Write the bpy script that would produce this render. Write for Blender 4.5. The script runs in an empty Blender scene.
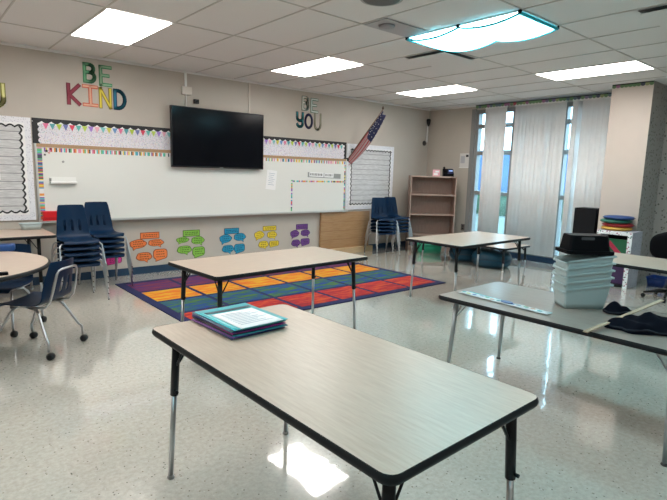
import bpy, bmesh, math, random
from math import sin, cos, pi, radians
from mathutils import Vector, Matrix, noise
random.seed(7)
SC = bpy.context.scene
COL = SC.collection

# ------------------------------------------------------------------ materials
MATS = {}
def mat(name, color, rough=0.5, metal=0.0, spec=0.5, var=0.0, vscale=30.0, bump=0.0, bscale=200.0, coat=0.0, stretch=None):
    if name in MATS: return MATS[name]
    m = bpy.data.materials.new(name); m.use_nodes = True
    nt = m.node_tree; b = nt.nodes['Principled BSDF']
    b.inputs['Base Color'].default_value = (*color, 1)
    b.inputs['Roughness'].default_value = rough
    b.inputs['Metallic'].default_value = metal
    b.inputs['Specular IOR Level'].default_value = spec
    b.inputs['Coat Weight'].default_value = coat
    b.inputs['Coat Roughness'].default_value = 0.05
    if var > 0 or bump > 0:
        tc = nt.nodes.new('ShaderNodeTexCoord'); mp = nt.nodes.new('ShaderNodeMapping')
        nt.links.new(tc.outputs['Object'], mp.inputs['Vector'])
        if stretch: mp.inputs['Scale'].default_value = stretch
    if var > 0:
        n = nt.nodes.new('ShaderNodeTexNoise'); n.inputs['Scale'].default_value = vscale; n.inputs['Detail'].default_value = 5
        nt.links.new(mp.outputs[0], n.inputs['Vector'])
        r = nt.nodes.new('ShaderNodeValToRGB')
        r.color_ramp.elements[0].position = 0.3; r.color_ramp.elements[1].position = 0.7
        r.color_ramp.elements[0].color = (*[max(0, c*(1-var)) for c in color], 1)
        r.color_ramp.elements[1].color = (*[min(1, c*(1+var)) for c in color], 1)
        nt.links.new(n.outputs['Fac'], r.inputs['Fac']); nt.links.new(r.outputs['Color'], b.inputs['Base Color'])
    if bump > 0:
        n2 = nt.nodes.new('ShaderNodeTexNoise'); n2.inputs['Scale'].default_value = bscale
        nt.links.new(mp.outputs[0], n2.inputs['Vector'])
        bp = nt.nodes.new('ShaderNodeBump'); bp.inputs['Strength'].default_value = bump; bp.inputs['Distance'].default_value = 0.002
        nt.links.new(n2.outputs['Fac'], bp.inputs['Height']); nt.links.new(bp.outputs['Normal'], b.inputs['Normal'])
    MATS[name] = m
    return m

def emis(name, color, strength):
    m = bpy.data.materials.new(name); m.use_nodes = True
    b = m.node_tree.nodes['Principled BSDF']
    b.inputs['Base Color'].default_value = (*color, 1)
    b.inputs['Emission Color'].default_value = (*color, 1); b.inputs['Emission Strength'].default_value = strength
    return m

def speckle(name, base, dots, scale=60.0, size=0.25, rough=0.7):
    """flat colour with small coloured dots (voronoi cells); dots: list of colours"""
    m = bpy.data.materials.new(name); m.use_nodes = True
    nt = m.node_tree; b = nt.nodes['Principled BSDF']; b.inputs['Roughness'].default_value = rough
    tc = nt.nodes.new('ShaderNodeTexCoord'); v = nt.nodes.new('ShaderNodeTexVoronoi'); v.inputs['Scale'].default_value = scale
    nt.links.new(tc.outputs['Object'], v.inputs['Vector'])
    sp = nt.nodes.new('ShaderNodeSeparateColor'); nt.links.new(v.outputs['Color'], sp.inputs[0])
    r = nt.nodes.new('ShaderNodeValToRGB'); r.color_ramp.interpolation = 'CONSTANT'
    e = r.color_ramp.elements
    e[0].color = (*dots[0], 1); e[0].position = 0
    e[1].color = (*dots[min(1, len(dots)-1)], 1); e[1].position = 1/len(dots)
    for k in range(2, len(dots)):
        x = e.new(k/len(dots)); x.color = (*dots[k], 1)
    nt.links.new(sp.outputs[0], r.inputs['Fac'])
    lt = nt.nodes.new('ShaderNodeMath'); lt.operation = 'LESS_THAN'; lt.inputs[1].default_value = size
    nt.links.new(v.outputs['Distance'], lt.inputs[0])
    mx = nt.nodes.new('ShaderNodeMix'); mx.data_type = 'RGBA'
    mx.inputs['A'].default_value = (*base, 1)
    nt.links.new(lt.outputs[0], mx.inputs['Factor']); nt.links.new(r.outputs['Color'], mx.inputs['B'])
    nt.links.new(mx.outputs['Result'], b.inputs['Base Color'])
    return m

def floor_mat():
    m = bpy.data.materials.new('terrazzo'); m.use_nodes = True
    nt = m.node_tree; b = nt.nodes['Principled BSDF']
    tc = nt.nodes.new('ShaderNodeTexCoord')
    n = nt.nodes.new('ShaderNodeTexNoise'); n.inputs['Scale'].default_value = 38; n.inputs['Detail'].default_value = 6; n.inputs['Roughness'].default_value = .7
    nt.links.new(tc.outputs['Object'], n.inputs['Vector'])
    r = nt.nodes.new('ShaderNodeValToRGB')
    r.color_ramp.elements[0].position = .3; r.color_ramp.elements[0].color = (.43, .405, .355, 1)
    r.color_ramp.elements[1].position = .72; r.color_ramp.elements[1].color = (.61, .58, .52, 1)
    nt.links.new(n.outputs['Fac'], r.inputs['Fac'])
    v = nt.nodes.new('ShaderNodeTexVoronoi'); v.inputs['Scale'].default_value = 55
    nt.links.new(tc.outputs['Object'], v.inputs['Vector'])
    sp = nt.nodes.new('ShaderNodeSeparateColor'); nt.links.new(v.outputs['Color'], sp.inputs[0])
    a = nt.nodes.new('ShaderNodeMath'); a.operation = 'LESS_THAN'; a.inputs[1].default_value = .22; nt.links.new(v.outputs['Distance'], a.inputs[0])
    c = nt.nodes.new('ShaderNodeMath'); c.operation = 'GREATER_THAN'; c.inputs[1].default_value = .80; nt.links.new(sp.outputs[0], c.inputs[0])
    d = nt.nodes.new('ShaderNodeMath'); d.operation = 'MULTIPLY'; nt.links.new(a.outputs[0], d.inputs[0]); nt.links.new(c.outputs[0], d.inputs[1])
    r2 = nt.nodes.new('ShaderNodeValToRGB'); r2.color_ramp.interpolation = 'CONSTANT'
    r2.color_ramp.elements[0].color = (.16, .15, .135, 1); r2.color_ramp.elements[1].color = (.24, .2, .16, 1); r2.color_ramp.elements[1].position = .5
    x = r2.color_ramp.elements.new(.8); x.color = (.62, .6, .56, 1)
    nt.links.new(sp.outputs[1], r2.inputs['Fac'])
    mx = nt.nodes.new('ShaderNodeMix'); mx.data_type = 'RGBA'
    nt.links.new(d.outputs[0], mx.inputs['Factor']); nt.links.new(r.outputs['Color'], mx.inputs['A']); nt.links.new(r2.outputs['Color'], mx.inputs['B'])
    nt.links.new(mx.outputs['Result'], b.inputs['Base Color'])
    b.inputs['Roughness'].default_value = .13; b.inputs['Specular IOR Level'].default_value = .6
    b.inputs['Coat Weight'].default_value = 1.0; b.inputs['Coat IOR'].default_value = 1.65; b.inputs['Coat Roughness'].default_value = .03
    # slight waviness of the wax coat
    nb = nt.nodes.new('ShaderNodeTexNoise'); nb.inputs['Scale'].default_value = 5; nb.inputs['Detail'].default_value = 2
    nt.links.new(tc.outputs['Object'], nb.inputs['Vector'])
    bp = nt.nodes.new('ShaderNodeBump'); bp.inputs['Strength'].default_value = .12; bp.inputs['Distance'].default_value = .01
    nt.links.new(nb.outputs['Fac'], bp.inputs['Height']); nt.links.new(bp.outputs['Normal'], b.inputs['Coat Normal'])
    return m

def streak_mat(name, c0, c1, scale=8, stretch=(1, 14, 1), rough=.4, mid=None):
    m = bpy.data.materials.new(name); m.use_nodes = True
    nt = m.node_tree; b = nt.nodes['Principled BSDF']; b.inputs['Roughness'].default_value = rough
    tc = nt.nodes.new('ShaderNodeTexCoord'); mp = nt.nodes.new('ShaderNodeMapping'); mp.inputs['Scale'].default_value = stretch
    nt.links.new(tc.outputs['Object'], mp.inputs['Vector'])
    n = nt.nodes.new('ShaderNodeTexNoise'); n.inputs['Scale'].default_value = scale; n.inputs['Detail'].default_value = 5; n.inputs['Roughness'].default_value = .65
    nt.links.new(mp.outputs[0], n.inputs['Vector'])
    r = nt.nodes.new('ShaderNodeValToRGB')
    r.color_ramp.elements[0].position = .33; r.color_ramp.elements[0].color = (*c0, 1)
    r.color_ramp.elements[1].position = .67; r.color_ramp.elements[1].color = (*c1, 1)
    if mid:
        r.color_ramp.elements[0].position = .40; r.color_ramp.elements[1].position = .60
        x = r.color_ramp.elements.new(.5); x.color = (*mid, 1)
    nt.links.new(n.outputs['Fac'], r.inputs['Fac']); nt.links.new(r.outputs['Color'], b.inputs['Base Color'])
    return m

def glass_mat(tint=(.9, .97, 1)):
    m = bpy.data.materials.new('window_glass'); m.use_nodes = True
    nt = m.node_tree; nt.nodes.clear()
    o = nt.nodes.new('ShaderNodeOutputMaterial'); t = nt.nodes.new('ShaderNodeBsdfTransparent'); t.inputs[0].default_value = (*tint, 1)
    g = nt.nodes.new('ShaderNodeBsdfGlossy'); g.inputs['Roughness'].default_value = .02
    mx = nt.nodes.new('ShaderNodeMixShader'); mx.inputs[0].default_value = .06
    nt.links.new(t.outputs[0], mx.inputs[1]); nt.links.new(g.outputs[0], mx.inputs[2]); nt.links.new(mx.outputs[0], o.inputs[0])
    return m

def cloth_cover(name, color, trans=.8):
    m = bpy.data.materials.new(name); m.use_nodes = True
    nt = m.node_tree; nt.nodes.clear()
    o = nt.nodes.new('ShaderNodeOutputMaterial'); d = nt.nodes.new('ShaderNodeBsdfDiffuse'); d.inputs[0].default_value = (*color, 1)
    t = nt.nodes.new('ShaderNodeBsdfTranslucent'); t.inputs[0].default_value = (*color, 1)
    mx = nt.nodes.new('ShaderNodeMixShader'); mx.inputs[0].default_value = trans
    nt.links.new(d.outputs[0], mx.inputs[1]); nt.links.new(t.outputs[0], mx.inputs[2]); nt.links.new(mx.outputs[0], o.inputs[0])
    return m

# colours
M_wall = mat('painted_wall', (.47, .425, .375), .75, var=.03, vscale=3, bump=.1, bscale=250)
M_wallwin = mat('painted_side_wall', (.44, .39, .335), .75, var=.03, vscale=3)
M_ceil = mat('ceiling_tile', (.73, .72, .715), .9, var=.035, vscale=180, bump=.3, bscale=400)
M_grid = mat('shaded_ceiling_grid', (.52, .50, .48), .6)  # bars are white; this grey puts their shadow lines into the colour
M_floor = floor_mat()
M_base = mat('navy_baseboard', (.012, .04, .085), .35)
M_blackedge = mat('black_edge', (.008, .009, .011), .5, spec=.2)
M_blackmetal = mat('black_metal', (.009, .010, .012), .45, spec=.25)
M_chrome = mat('chrome', (.46, .47, .49), .28, metal=1)
M_greymetal = mat('grey_metal', (.36, .38, .39), .35, metal=.8)
M_glide = mat('dark_glide', (.05, .05, .05), .4)
M_top = streak_mat('maple_laminate', (.455, .345, .272), (.54, .428, .345), scale=7, stretch=(11, 1.0, 1), rough=.33)
M_topx = streak_mat('maple_laminate_long', (.445, .342, .27), (.53, .418, .338), scale=7, stretch=(1.0, 11, 1), rough=.33)
M_topgrey = streak_mat('grey_laminate', (.24, .20, .17), (.30, .26, .225), scale=7, stretch=(11, 1.2, 1), rough=.3)
M_under = mat('particle_board_underside', (.22, .15, .11), .7)
M_navy = mat('navy_plastic', (.003, .018, .050), .38, spec=.15, var=.1, vscale=200)
M_white = mat('white_plastic', (.78, .78, .76), .4)
M_board = mat('whiteboard_enamel', (.735, .735, .70), .25)
M_alu = mat('aluminium', (.62, .62, .6), .35, metal=.6)
M_cork = mat('cork_strip', (.40, .26, .15), .8, var=.2, vscale=200)
M_paper = mat('white_paper', (.80, .80, .80), .7)
M_black = mat('black_paper', (.014, .014, .017), .6)
M_tv = mat('tv_screen', (.003, .0035, .006), .14, spec=.2)
M_tvb = mat('tv_bezel', (.008, .008, .009), .35)
M_plywood = streak_mat('plywood', (.33, .185, .085), (.41, .245, .125), scale=5, stretch=(1, 1, 9), rough=.5)
M_plylight = streak_mat('light_plywood', (.46, .31, .17), (.54, .38, .22), scale=5, stretch=(1, 1, 9), rough=.5)
M_shelf = streak_mat('shelf_laminate', (.23, .145, .115), (.275, .18, .145), scale=6, stretch=(9, 9, 1), rough=.45)
M_shelfedge = mat('shelf_edge', (.36, .265, .22), .45)
M_frame = mat('grey_window_frame', (.20, .195, .19), .4)
M_framelight = mat('pale_window_mullion', (.55, .62, .66), .35)
M_glass = glass_mat()
M_confetti = speckle('confetti_paper', (.70, .68, .73), [(.45, .15, .4), (.12, .15, .45), (.12, .4, .4), (.5, .35, .12), (.2, .15, .3)], 80, .29)
M_dotpaper = speckle('dotted_white_paper', (.74, .74, .78), [(.25, .25, .34), (.42, .38, .5), (.35, .35, .4)], 60, .24)
M_plank = streak_mat('grey_plank_paper', (.42, .42, .425), (.66, .66, .67), scale=5, stretch=(2, 1, 26), rough=.7)
M_plankline = mat('plank_gap', (.22, .22, .23), .7)
M_shadespot = speckle('shaded_spotted_paper', (.35, .31, .285), [(.10, .085, .08), (.15, .13, .12), (.35, .31, .285), (.19, .165, .15)], 23, .29)  # paper tone darkened to carry the shade on the column return
M_column = mat('peach_painted_column', (.56, .475, .42), .6, var=.02, vscale=4)
def blind_mat():
    m = mat('vinyl_blind', (.84, .825, .81), .5, var=.03, vscale=8)
    nt = m.node_tree; b = nt.nodes['Principled BSDF']; out = [n for n in nt.nodes if n.type == 'OUTPUT_MATERIAL'][0]
    t = nt.nodes.new('ShaderNodeBsdfTranslucent'); t.inputs[0].default_value = (.86, .85, .86, 1)
    mx = nt.nodes.new('ShaderNodeMixShader'); mx.inputs[0].default_value = .16
    nt.links.new(b.outputs[0], mx.inputs[1]); nt.links.new(t.outputs[0], mx.inputs[2]); nt.links.new(mx.outputs[0], out.inputs[0])
    return m
M_blind = blind_mat()
M_bin = mat('pale_grey_plastic', (.44, .53, .54), .45, spec=.3)
M_darkbin = mat('black_plastic', (.003, .0035, .005), .55, spec=.08)
M_cloth = mat('navy_cloth', (.003, .004, .009), .95, spec=.1, bump=.4, bscale=300)
M_woodstick = mat('bare_wood', (.45, .34, .235), .6, var=.1, vscale=60, stretch=(1, 8, 8))
M_red = mat('red_plastic', (.62, .012, .018), .4)
M_grey = mat('mid_grey', (.34, .34, .33), .5)
M_teal = mat('teal_plastic', (.02, .28, .36), .35)
M_purple = mat('purple_plastic', (.16, .03, .25), .35)
M_blue = mat('blue_plastic', (.006, .03, .15), .4, spec=.3)
M_magenta = mat('magenta_paper', (.62, .03, .25), .6)
M_pouf = mat('teal_vinyl', (.008, .05, .085), .42, spec=.3, bump=.15, bscale=60)
M_green = mat('green_plastic', (.02, .30, .17), .45)
M_pink = mat('pink_card', (.75, .38, .42), .6)
LINE = (.30, .37, .46)
M_line = mat('grey_print', LINE, .7)

# ------------------------------------------------------------------ mesh builder
class MB:
    def __init__(s): s.v = []; s.f = []; s.m = []; s.sm = []
    def add(s, vs, fs, mi=0, smooth=False, M=None):
        b = len(s.v)
        for p in vs:
            p = Vector(p)
            s.v.append(M @ p if M else p)
        for f in fs:
            s.f.append([b+i for i in f]); s.m.append(mi); s.sm.append(smooth)
        return s
    def box(s, x0, x1, y0, y1, z0, z1, mi=0, M=None):
        vs = [(x0,y0,z0),(x1,y0,z0),(x1,y1,z0),(x0,y1,z0),(x0,y0,z1),(x1,y0,z1),(x1,y1,z1),(x0,y1,z1)]
        return s.add(vs, [(0,3,2,1),(4,5,6,7),(0,1,5,4),(1,2,6,5),(2,3,7,6),(3,0,4,7)], mi, M=M)
    def prism(s, poly, z0, z1, mi=0, mi_side=None, mi_bot=None, M=None, smooth=False):
        n = len(poly)
        vs = [(p[0], p[1], z0) for p in poly] + [(p[0], p[1], z1) for p in poly]
        b = len(s.v)
        s.add(vs, [tuple(range(n, 2*n))], mi, M=M)
        s.f.append([b+i for i in reversed(range(n))]); s.m.append(mi if mi_bot is None else mi_bot); s.sm.append(False)
        for i in range(n):
            j = (i+1) % n
            s.f.append([b+i, b+j, b+n+j, b+n+i]); s.m.append(mi if mi_side is None else mi_side); s.sm.append(smooth)
        return s
    def tube(s, path, r, seg=8, mi=0, M=None, closed=False, cap=True):
        path = [Vector(p) for p in path]; n = len(path)
        rr = r if isinstance(r, (list, tuple)) else [r]*n
        vs = []; prev = None
        for i, p in enumerate(path):
            if closed: t = path[(i+1) % n]-path[i-1]
            else: t = path[min(i+1, n-1)]-path[max(i-1, 0)]
            t.normalize()
            if prev is None:
                a = Vector((0, 0, 1)) if abs(t.z) < .9 else Vector((1, 0, 0))
                u = t.cross(a).normalized()
            else:
                u = (prev - t*prev.dot(t)).normalized()
            prev = u; w = t.cross(u)
            for k in range(seg):
                a = 2*pi*k/seg
                vs.append(p + u*cos(a)*rr[i] + w*sin(a)*rr[i])
        fs = []
        for i in range(n if closed else n-1):
            for k in range(seg):
                i2 = (i+1) % n
                fs.append((i*seg+k, i*seg+(k+1) % seg, i2*seg+(k+1) % seg, i2*seg+k))
        s.add(vs, fs, mi, True, M)
        if cap and not closed:
            b = len(s.v)-len(vs)
            s.f.append([b+k for k in reversed(range(seg))]); s.m.append(mi); s.sm.append(False)
            s.f.append([b+(n-1)*seg+k for k in range(seg)]); s.m.append(mi); s.sm.append(False)
        return s
    def lathe(s, prof, seg=24, mi=0, M=None, c=(0, 0)):
        vs = []; n = len(prof)
        for r, z in prof:
            for k in range(seg):
                a = 2*pi*k/seg; vs.append((c[0]+r*cos(a), c[1]+r*sin(a), z))
        fs = []
        for i in range(n-1):
            for k in range(seg):
                fs.append((i*seg+k, i*seg+(k+1) % seg, (i+1)*seg+(k+1) % seg, (i+1)*seg+k))
        s.add(vs, fs, mi, True, M)
        b = len(s.v)-len(vs)
        s.f.append([b+k for k in reversed(range(seg))]); s.m.append(mi); s.sm.append(False)
        s.f.append([b+(n-1)*seg+k for k in range(seg)]); s.m.append(mi); s.sm.append(False)
        return s
    def grid(s, P, nu, nv, mi=0, M=None, skip=None, smooth=True, mf=None):
        vs = [P(i, j) for j in range(nv) for i in range(nu)]
        fs = []; b = len(s.v)
        for p in vs:
            p = Vector(p); s.v.append(M @ p if M else p)
        for j in range(nv-1):
            for i in range(nu-1):
                if skip and skip(i, j): continue
                s.f.append([b+j*nu+i, b+j*nu+i+1, b+(j+1)*nu+i+1, b+(j+1)*nu+i]); s.m.append(mf(i, j) if mf else mi); s.sm.append(smooth)
        return s
    def build(s, name, mats, parent=None, bevel=0, solid=0, sub=0, loc=None, rot=None, segs=2):
        me = bpy.data.meshes.new(name)
        me.from_pydata([tuple(v) for v in s.v], [], s.f)
        if not isinstance(mats, (list, tuple)): mats = [mats]
        for m in mats: me.materials.append(m)
        me.polygons.foreach_set('material_index', s.m)
        me.polygons.foreach_set('use_smooth', s.sm)
        me.update()
        o = bpy.data.objects.new(name, me); COL.objects.link(o)
        if parent: o.parent = parent
        if loc: o.location = loc
        if rot: o.rotation_euler = rot
        if solid:
            md = o.modifiers.new('solid', 'SOLIDIFY'); md.thickness = solid; md.offset = 0
        if bevel:
            md = o.modifiers.new('bevel', 'BEVEL'); md.width = bevel; md.segments = segs; md.limit_method = 'ANGLE'; md.angle_limit = radians(40)
        if sub:
            md = o.modifiers.new('sub', 'SUBSURF'); md.levels = sub; md.render_levels = sub
        return o

def tag(o, label, cat, group=None, kind=None):
    o['label'] = label; o['category'] = cat
    if group: o['group'] = group
    if kind: o['kind'] = kind
    return o
def thing(name, label, cat, loc=(0, 0, 0), rz=0, group=None):
    o = bpy.data.objects.new(name, None); COL.objects.link(o)
    o.empty_display_size = .1
    o.location = loc; o.rotation_euler = (0, 0, rz)
    return tag(o, label, cat, group)
def struct(name, mb, m, **k):
    o = mb.build(name, m, **k); o['kind'] = 'structure'; return o
def kids(o): return [c for c in bpy.data.objects if c.parent == o]
def dup(root, loc, rz, label, group=None):
    r = root.copy(); COL.objects.link(r); r.location = loc; r.rotation_euler = (0, 0, rz); r['label'] = label
    if group: r['group'] = group
    for ch in kids(root):
        c = ch.copy(); COL.objects.link(c); c.parent = r
        for g in kids(ch):
            d = g.copy(); COL.objects.link(d); d.parent = c
    return r
def rrect(w, d, r, n=5, cx=0, cy=0):
    out = []
    for sx, sy, a0 in ((1, 1, 0), (-1, 1, pi/2), (-1, -1, pi), (1, -1, 3*pi/2)):
        for k in range(n+1):
            a = a0 + (pi/2)*k/n
            out.append((cx+sx*(w/2-r)+r*cos(a), cy+sy*(d/2-r)+r*sin(a)))
    return out
def ellipse(cx, cy, rx, ry, n=24):
    return [(cx+rx*cos(2*pi*k/n), cy+ry*sin(2*pi*k/n)) for k in range(n)]
FW = 6.956     # front wall
WW = 8.49      # window wall
CH = 2.80      # ceiling height
# maps local (x, y, z) -> world (x, FW - z, y): things that lie flat on the front wall
WALL = Matrix(((1, 0, 0, 0), (0, 0, -1, FW), (0, 1, 0, 0), (0, 0, 0, 1)))

# ------------------------------------------------------------------ room shell
XL, YB = -2.2, -3.2
struct('floor', MB().box(XL, WW+.2, YB, FW+.15, -.1, 0), M_floor)
struct('ceiling', MB().box(XL, WW+.2, YB, FW+.15, CH, CH+.1), M_ceil)
struct('wall_front', MB().box(XL, WW+.2, FW, FW+.15, 0, CH), M_wall)
struct('wall_back', MB().box(XL, WW+.2, YB-.15, YB, 0, CH), M_wall)
struct('wall_side', MB().box(XL-.15, XL, YB, FW, 0, CH), M_wall)
# window wall: solid either side of the glazed bay, thin kerb under it
WY0, WY1, WZ0, WZ1 = 3.15, 5.86, .10, 2.70
w = MB().box(WW, WW+.2, WY1, FW, 0, CH)
w.box(WW, WW+.2, WY0, WY1, 0, WZ0).box(WW, WW+.2, WY0, WY1, WZ1, CH)
struct('wall_windows', w, M_wallwin)
struct('wall_papered', MB().box(WW, WW+.2, YB, WY0, 0, CH), M_shadespot)
# column beside the window, painted face toward the room, spotted paper on its return
CX0, CY0, CY1 = 7.85, 2.62, 3.15
c = MB()
c.box(CX0, WW, CY0, CY1, 0, CH)
c.m[-4] = 1   # face toward -Y carries the spotted paper
struct('wall_column', c, [M_column, M_shadespot])
# baseboards
struct('baseboard_front', MB().box(XL, WW, FW-.012, FW, 0, .10), M_base)
struct('baseboard_windows', MB().box(WW-.012, WW, CY1, FW-.012, 0, .10), M_base)
# ceiling grid (T bars): 2 ft across, 4 ft deep
GX0, GY0, SX, SY = 1.467, 3.554, .615, 1.221
g = MB()
i = -6
while GX0+i*SX < WW:
    x = GX0+i*SX
    if x > XL: g.box(x-.007, x+.007, YB, FW, CH-.006, CH)
    i += 1
for j in range(-6, 4):
    y = GY0+j*SY
    if YB < y < FW: g.box(XL, WW, y-.007, y+.007, CH-.0055, CH)
struct('trim_ceiling_grid', g, M_grid)
g = MB().box(XL, WW, FW-.02, FW, CH-.03, CH).box(WW-.02, WW, CY1, FW-.02, CH-.03, CH)
struct('trim_ceiling_edge', g, M_ceil)

# window frame, mullions, panes
wf = MB()
for y, wd in ((WY1-.06, .12), (5.00, .08), (4.08, .05), (WY0+.03, .06)):
    wf.box(WW-.02, WW+.10, y-wd/2, y+wd/2, WZ0, WZ1)
for z in (WZ0+.03, 1.15, 1.90, 2.40, WZ1-.03):
    wf.box(WW-.01, WW+.09, WY0, WY1, z-.035, z+.035)
win = struct('window_1', wf, M_frame)
pn = MB().box(WW+.04, WW+.046, WY0, WY1, WZ0, WZ1).build('pane', M_glass, win)
# jamb beside window (dark grey strip next to the wall)
struct('trim_window_jamb', MB().box(WW-.04, WW, WY1-.05, WY1+.035, .0, 2.72), M_frame)

# outside
struct('pavement_ground', MB().box(WW+.3, 60, -30, 50, -.3, -.15), mat('pavement', (.06, .08, .07), .9, var=.3, vscale=2))
bl = MB().box(30, 34, 2, 40, -.15, 3.2)
tag(bl.build('school_building', mat('blue_cladding', (.035, .085, .19), .6)), 'low pale blue building outside beyond the windows', 'building')
hg = MB()
def hedge_p(i, j):
    u = i/40; a = pi*j/8
    n = noise.noise(Vector((u*20, j*.9, 3)))*.25
    return (20+(.8+n)*cos(a), 3+26*u, -.15+(1.0+n)*sin(a))
hg.grid(hedge_p, 41, 9)
tag(hg.build('garden_hedge', mat('hedge_leaf', (.012, .035, .014), .9, var=.5, vscale=6)), 'dark green hedge running across the lawn outside the windows', 'hedge')

# ------------------------------------------------------------------ ceiling lights
E_warm = emis('lit_diffuser', (1.0, .962, .915), 15.0)
E_cool = emis('cool_lit_diffuser', (.62, .92, 1.0), 14.0)
E_dim = emis('dimmed_cool_diffuser', (.38, .85, 1.0), 8.5)
E_dimwarm = emis('dimmed_diffuser', (1.0, .95, .875), 4.0)
names_x = {-.69: 'far column over the round table side', 1.77: 'column over the whiteboard start', 4.23: 'column over the TV', 6.69: 'column by the windows'}
light_labels = {
 (1.77, 5.39): 'lit rectangular ceiling light above the BE KIND letters',
 (4.23, 5.39): 'lit rectangular ceiling light before the BE YOU letters',
 (6.69, 5.39): 'lit ceiling light panel close to the flag and room corner',
 (4.23, 2.94): 'bright ceiling light panel behind the sagging cloth cover',
 (6.69, 2.94): 'lit ceiling light panel in front of the blinds and column',
}
k = 0
for x in (-.69, 1.77, 4.23, 6.69):
    for y in (5.39, 2.94, .50, -1.94):
        lab = light_labels.get((x, y), 'ceiling light panel %s, %s' % ({5.39: 'near the whiteboard', 2.94: 'near the rug', .50: 'above the front table', -1.94: 'at the back'}[y], {-.69: 'by the side wall', 1.77: 'in the whiteboard column', 4.23: 'in the TV column', 6.69: 'along the windows'}[x]))
        cool = (x, y) == (4.23, 2.94)
        t = thing('ceiling_light', lab, 'ceiling light', (x, y, CH), 0, 'recessed ceiling lights')
        fr = MB()
        a, b = .303, .606
        fr.box(-a, a, -b, -b+.014, -.012, -.0065).box(-a, a, b-.014, b, -.012, -.0065).box(-a, -a+.014, -b+.014, b-.014, -.012, -.0065).box(a-.014, a, -b+.014, b-.014, -.012, -.0065)
        fr.build('frame', M_white, t)
        MB().box(-a+.014, a-.014, -b+.014, b-.014, -.010, -.0065).build('diffuser', E_cool if cool else (E_dim if y == .5 else (E_dimwarm if y < 1 else E_warm)), t)

# sagging fabric cover under one light
t = thing('light_cover', 'sagging white and cyan cloth cover hung under a ceiling light', 'light cover', (4.23, 2.94, CH), 0)
def cover_p(i, j):
    u = i/16; v = j/24
    sag = .03 + .075*abs(sin(2*pi*v))**.8*(.55+.45*sin(pi*u))
    return (-.315+.63*u, -.60+1.20*v, -sag)
cv = MB().grid(cover_p, 17, 25)
cv.build('cloth', cloth_cover('cover_cloth', (.55, .93, .97)), t)
hm = MB()
hm.tube([cover_p(i, 0) for i in range(17)], .014, 6).tube([cover_p(i, 24) for i in range(17)], .014, 6)
hm.tube([cover_p(0, j) for j in range(25)], .009, 6).tube([cover_p(16, j) for j in range(25)], .009, 6)
hm.build('hem_edge', mat('cyan_hem', (.03, .50, .62), .7), t)
mg = MB()
for sx in (-.315, .315):
    for y in (-.60, 0, .60):
        mg.box(sx-.012, sx+.012, y-.012, y+.012, -.034, -.006)
mg.build('magnet_button', M_blackedge, t)

# ceiling fittings
t = thing('ceiling_speaker', 'round dark grille speaker set in the ceiling', 'speaker', (2.93, 2.93, CH))
MB().lathe([(.17, -.0065), (.165, -.02), (.145, -.022)], 32).build('rim', M_grey, t)
MB().lathe([(.143, -.0225), (.12, -.03), (.02, -.033)], 32).build('grille', mat('speaker_grille', (.10, .10, .10), .6, bump=.6, bscale=500), t)
t = thing('sensor_panel', 'grey ceiling panel with a round sensor before the cloth cover', 'ceiling panel', (3.62, 3.40, CH))
MB().box(-.29, .29, -.14, .14, -.012, -.0065).build('plate', mat('sensor_plate', (.40, .40, .42), .6), t)
MB().lathe([(.075, -.0125), (.07, -.03), (.03, -.034)], 24, c=(-.14, 0)).build('sensor', mat('sensor_grey', (.28, .28, .30), .5), t)
def vent(x, y, label):
    t = thing('air_vent', label, 'vent', (x, y, CH), 0, 'square ceiling vents')
    MB().box(-.285, .285, -.285, .285, -.008, -.0065).build('recess_shade_plate', mat('recess_shade_grey', (.10, .10, .10), .7), t)  # flat dark plate on the ceiling, coloured as the shade of the recess
    MB().box(-.268, .268, -.268, .268, -.036, -.026).build('plaque', M_ceil, t, bevel=.004)
    f = MB()
    for sx in (-1, 1):
        for sy in (-1, 1): f.box(sx*.2-.01, sx*.2+.01, sy*.2-.01, sy*.2+.01, -.026, -.008)
    f.build('hanger', M_grey, t)
vent(4.85, 3.87, 'square ceiling vent with dark slot just behind the cloth cover')
vent(4.86, 1.42, 'square ceiling vent with dark slot cut by the picture edge')

# ------------------------------------------------------------------ front wall: whiteboard, header, tv, boards
t = thing('whiteboard', 'long white whiteboard across the front wall under the TV', 'whiteboard', (0, 0, 0))
MB().box(1.28, 6.19, FW-.02, FW-.004, .79, 1.665).build('panel', M_board, t)
f = MB().box(1.26, 6.21, FW-.03, FW-.004, .765, .79).box(6.19, 6.21, FW-.03, FW-.004, .79, 1.705).box(1.26, 1.28, FW-.03, FW-.004, .79, 1.705)
f.build('frame', M_alu, t)
MB().box(1.26, 6.21, FW-.095, FW-.03, .765, .778).box(1.26, 6.21, FW-.1, FW-.095, .765, .79).build('tray', M_alu, t)
MB().box(1.28, 6.19, FW-.03, FW-.004, 1.665, 1.705).build('cork_strip', M_cork, t)

stripe_cols = [mat('stripe_%d' % q, c, .6) for q, c in enumerate([(.62, .10, .12), (.75, .30, .06), (.75, .6, .1), (.12, .45, .2), (.05, .3, .5), (.25, .1, .4), (.7, .25, .4), (.75, .75, .75), (.05, .08, .1), (.1, .5, .5)])]
def striped(name, label, x0, x1, z0, z1, y=FW-.021, n=60, vertical=False, solid_=False):
    m = MB()
    for q in range(n):
        mi = random.choice(range(10)) if (q % 3 or solid_) else 7
        a, b = q/n, (q+1)/n
        if vertical: m.box(x0, x1, y-.002, y, z0+(z1-z0)*a, z0+(z1-z0)*b, mi)
        else: m.box(x0+(x1-x0)*a, x0+(x1-x0)*b, y-.002, y, z0, z1, mi)
    return tag(m.build(name, stripe_cols), label, 'border strip')
striped('striped_border', 'rainbow striped paper strip along the top of the whiteboard under the cork', 1.34, 6.18, 1.612, 1.660, n=270)
striped('striped_border', 'upright rainbow striped paper strip at the bulletin board end of the whiteboard', 1.285, 1.335, .80, 1.66, n=60, vertical=True, solid_=True)
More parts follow.
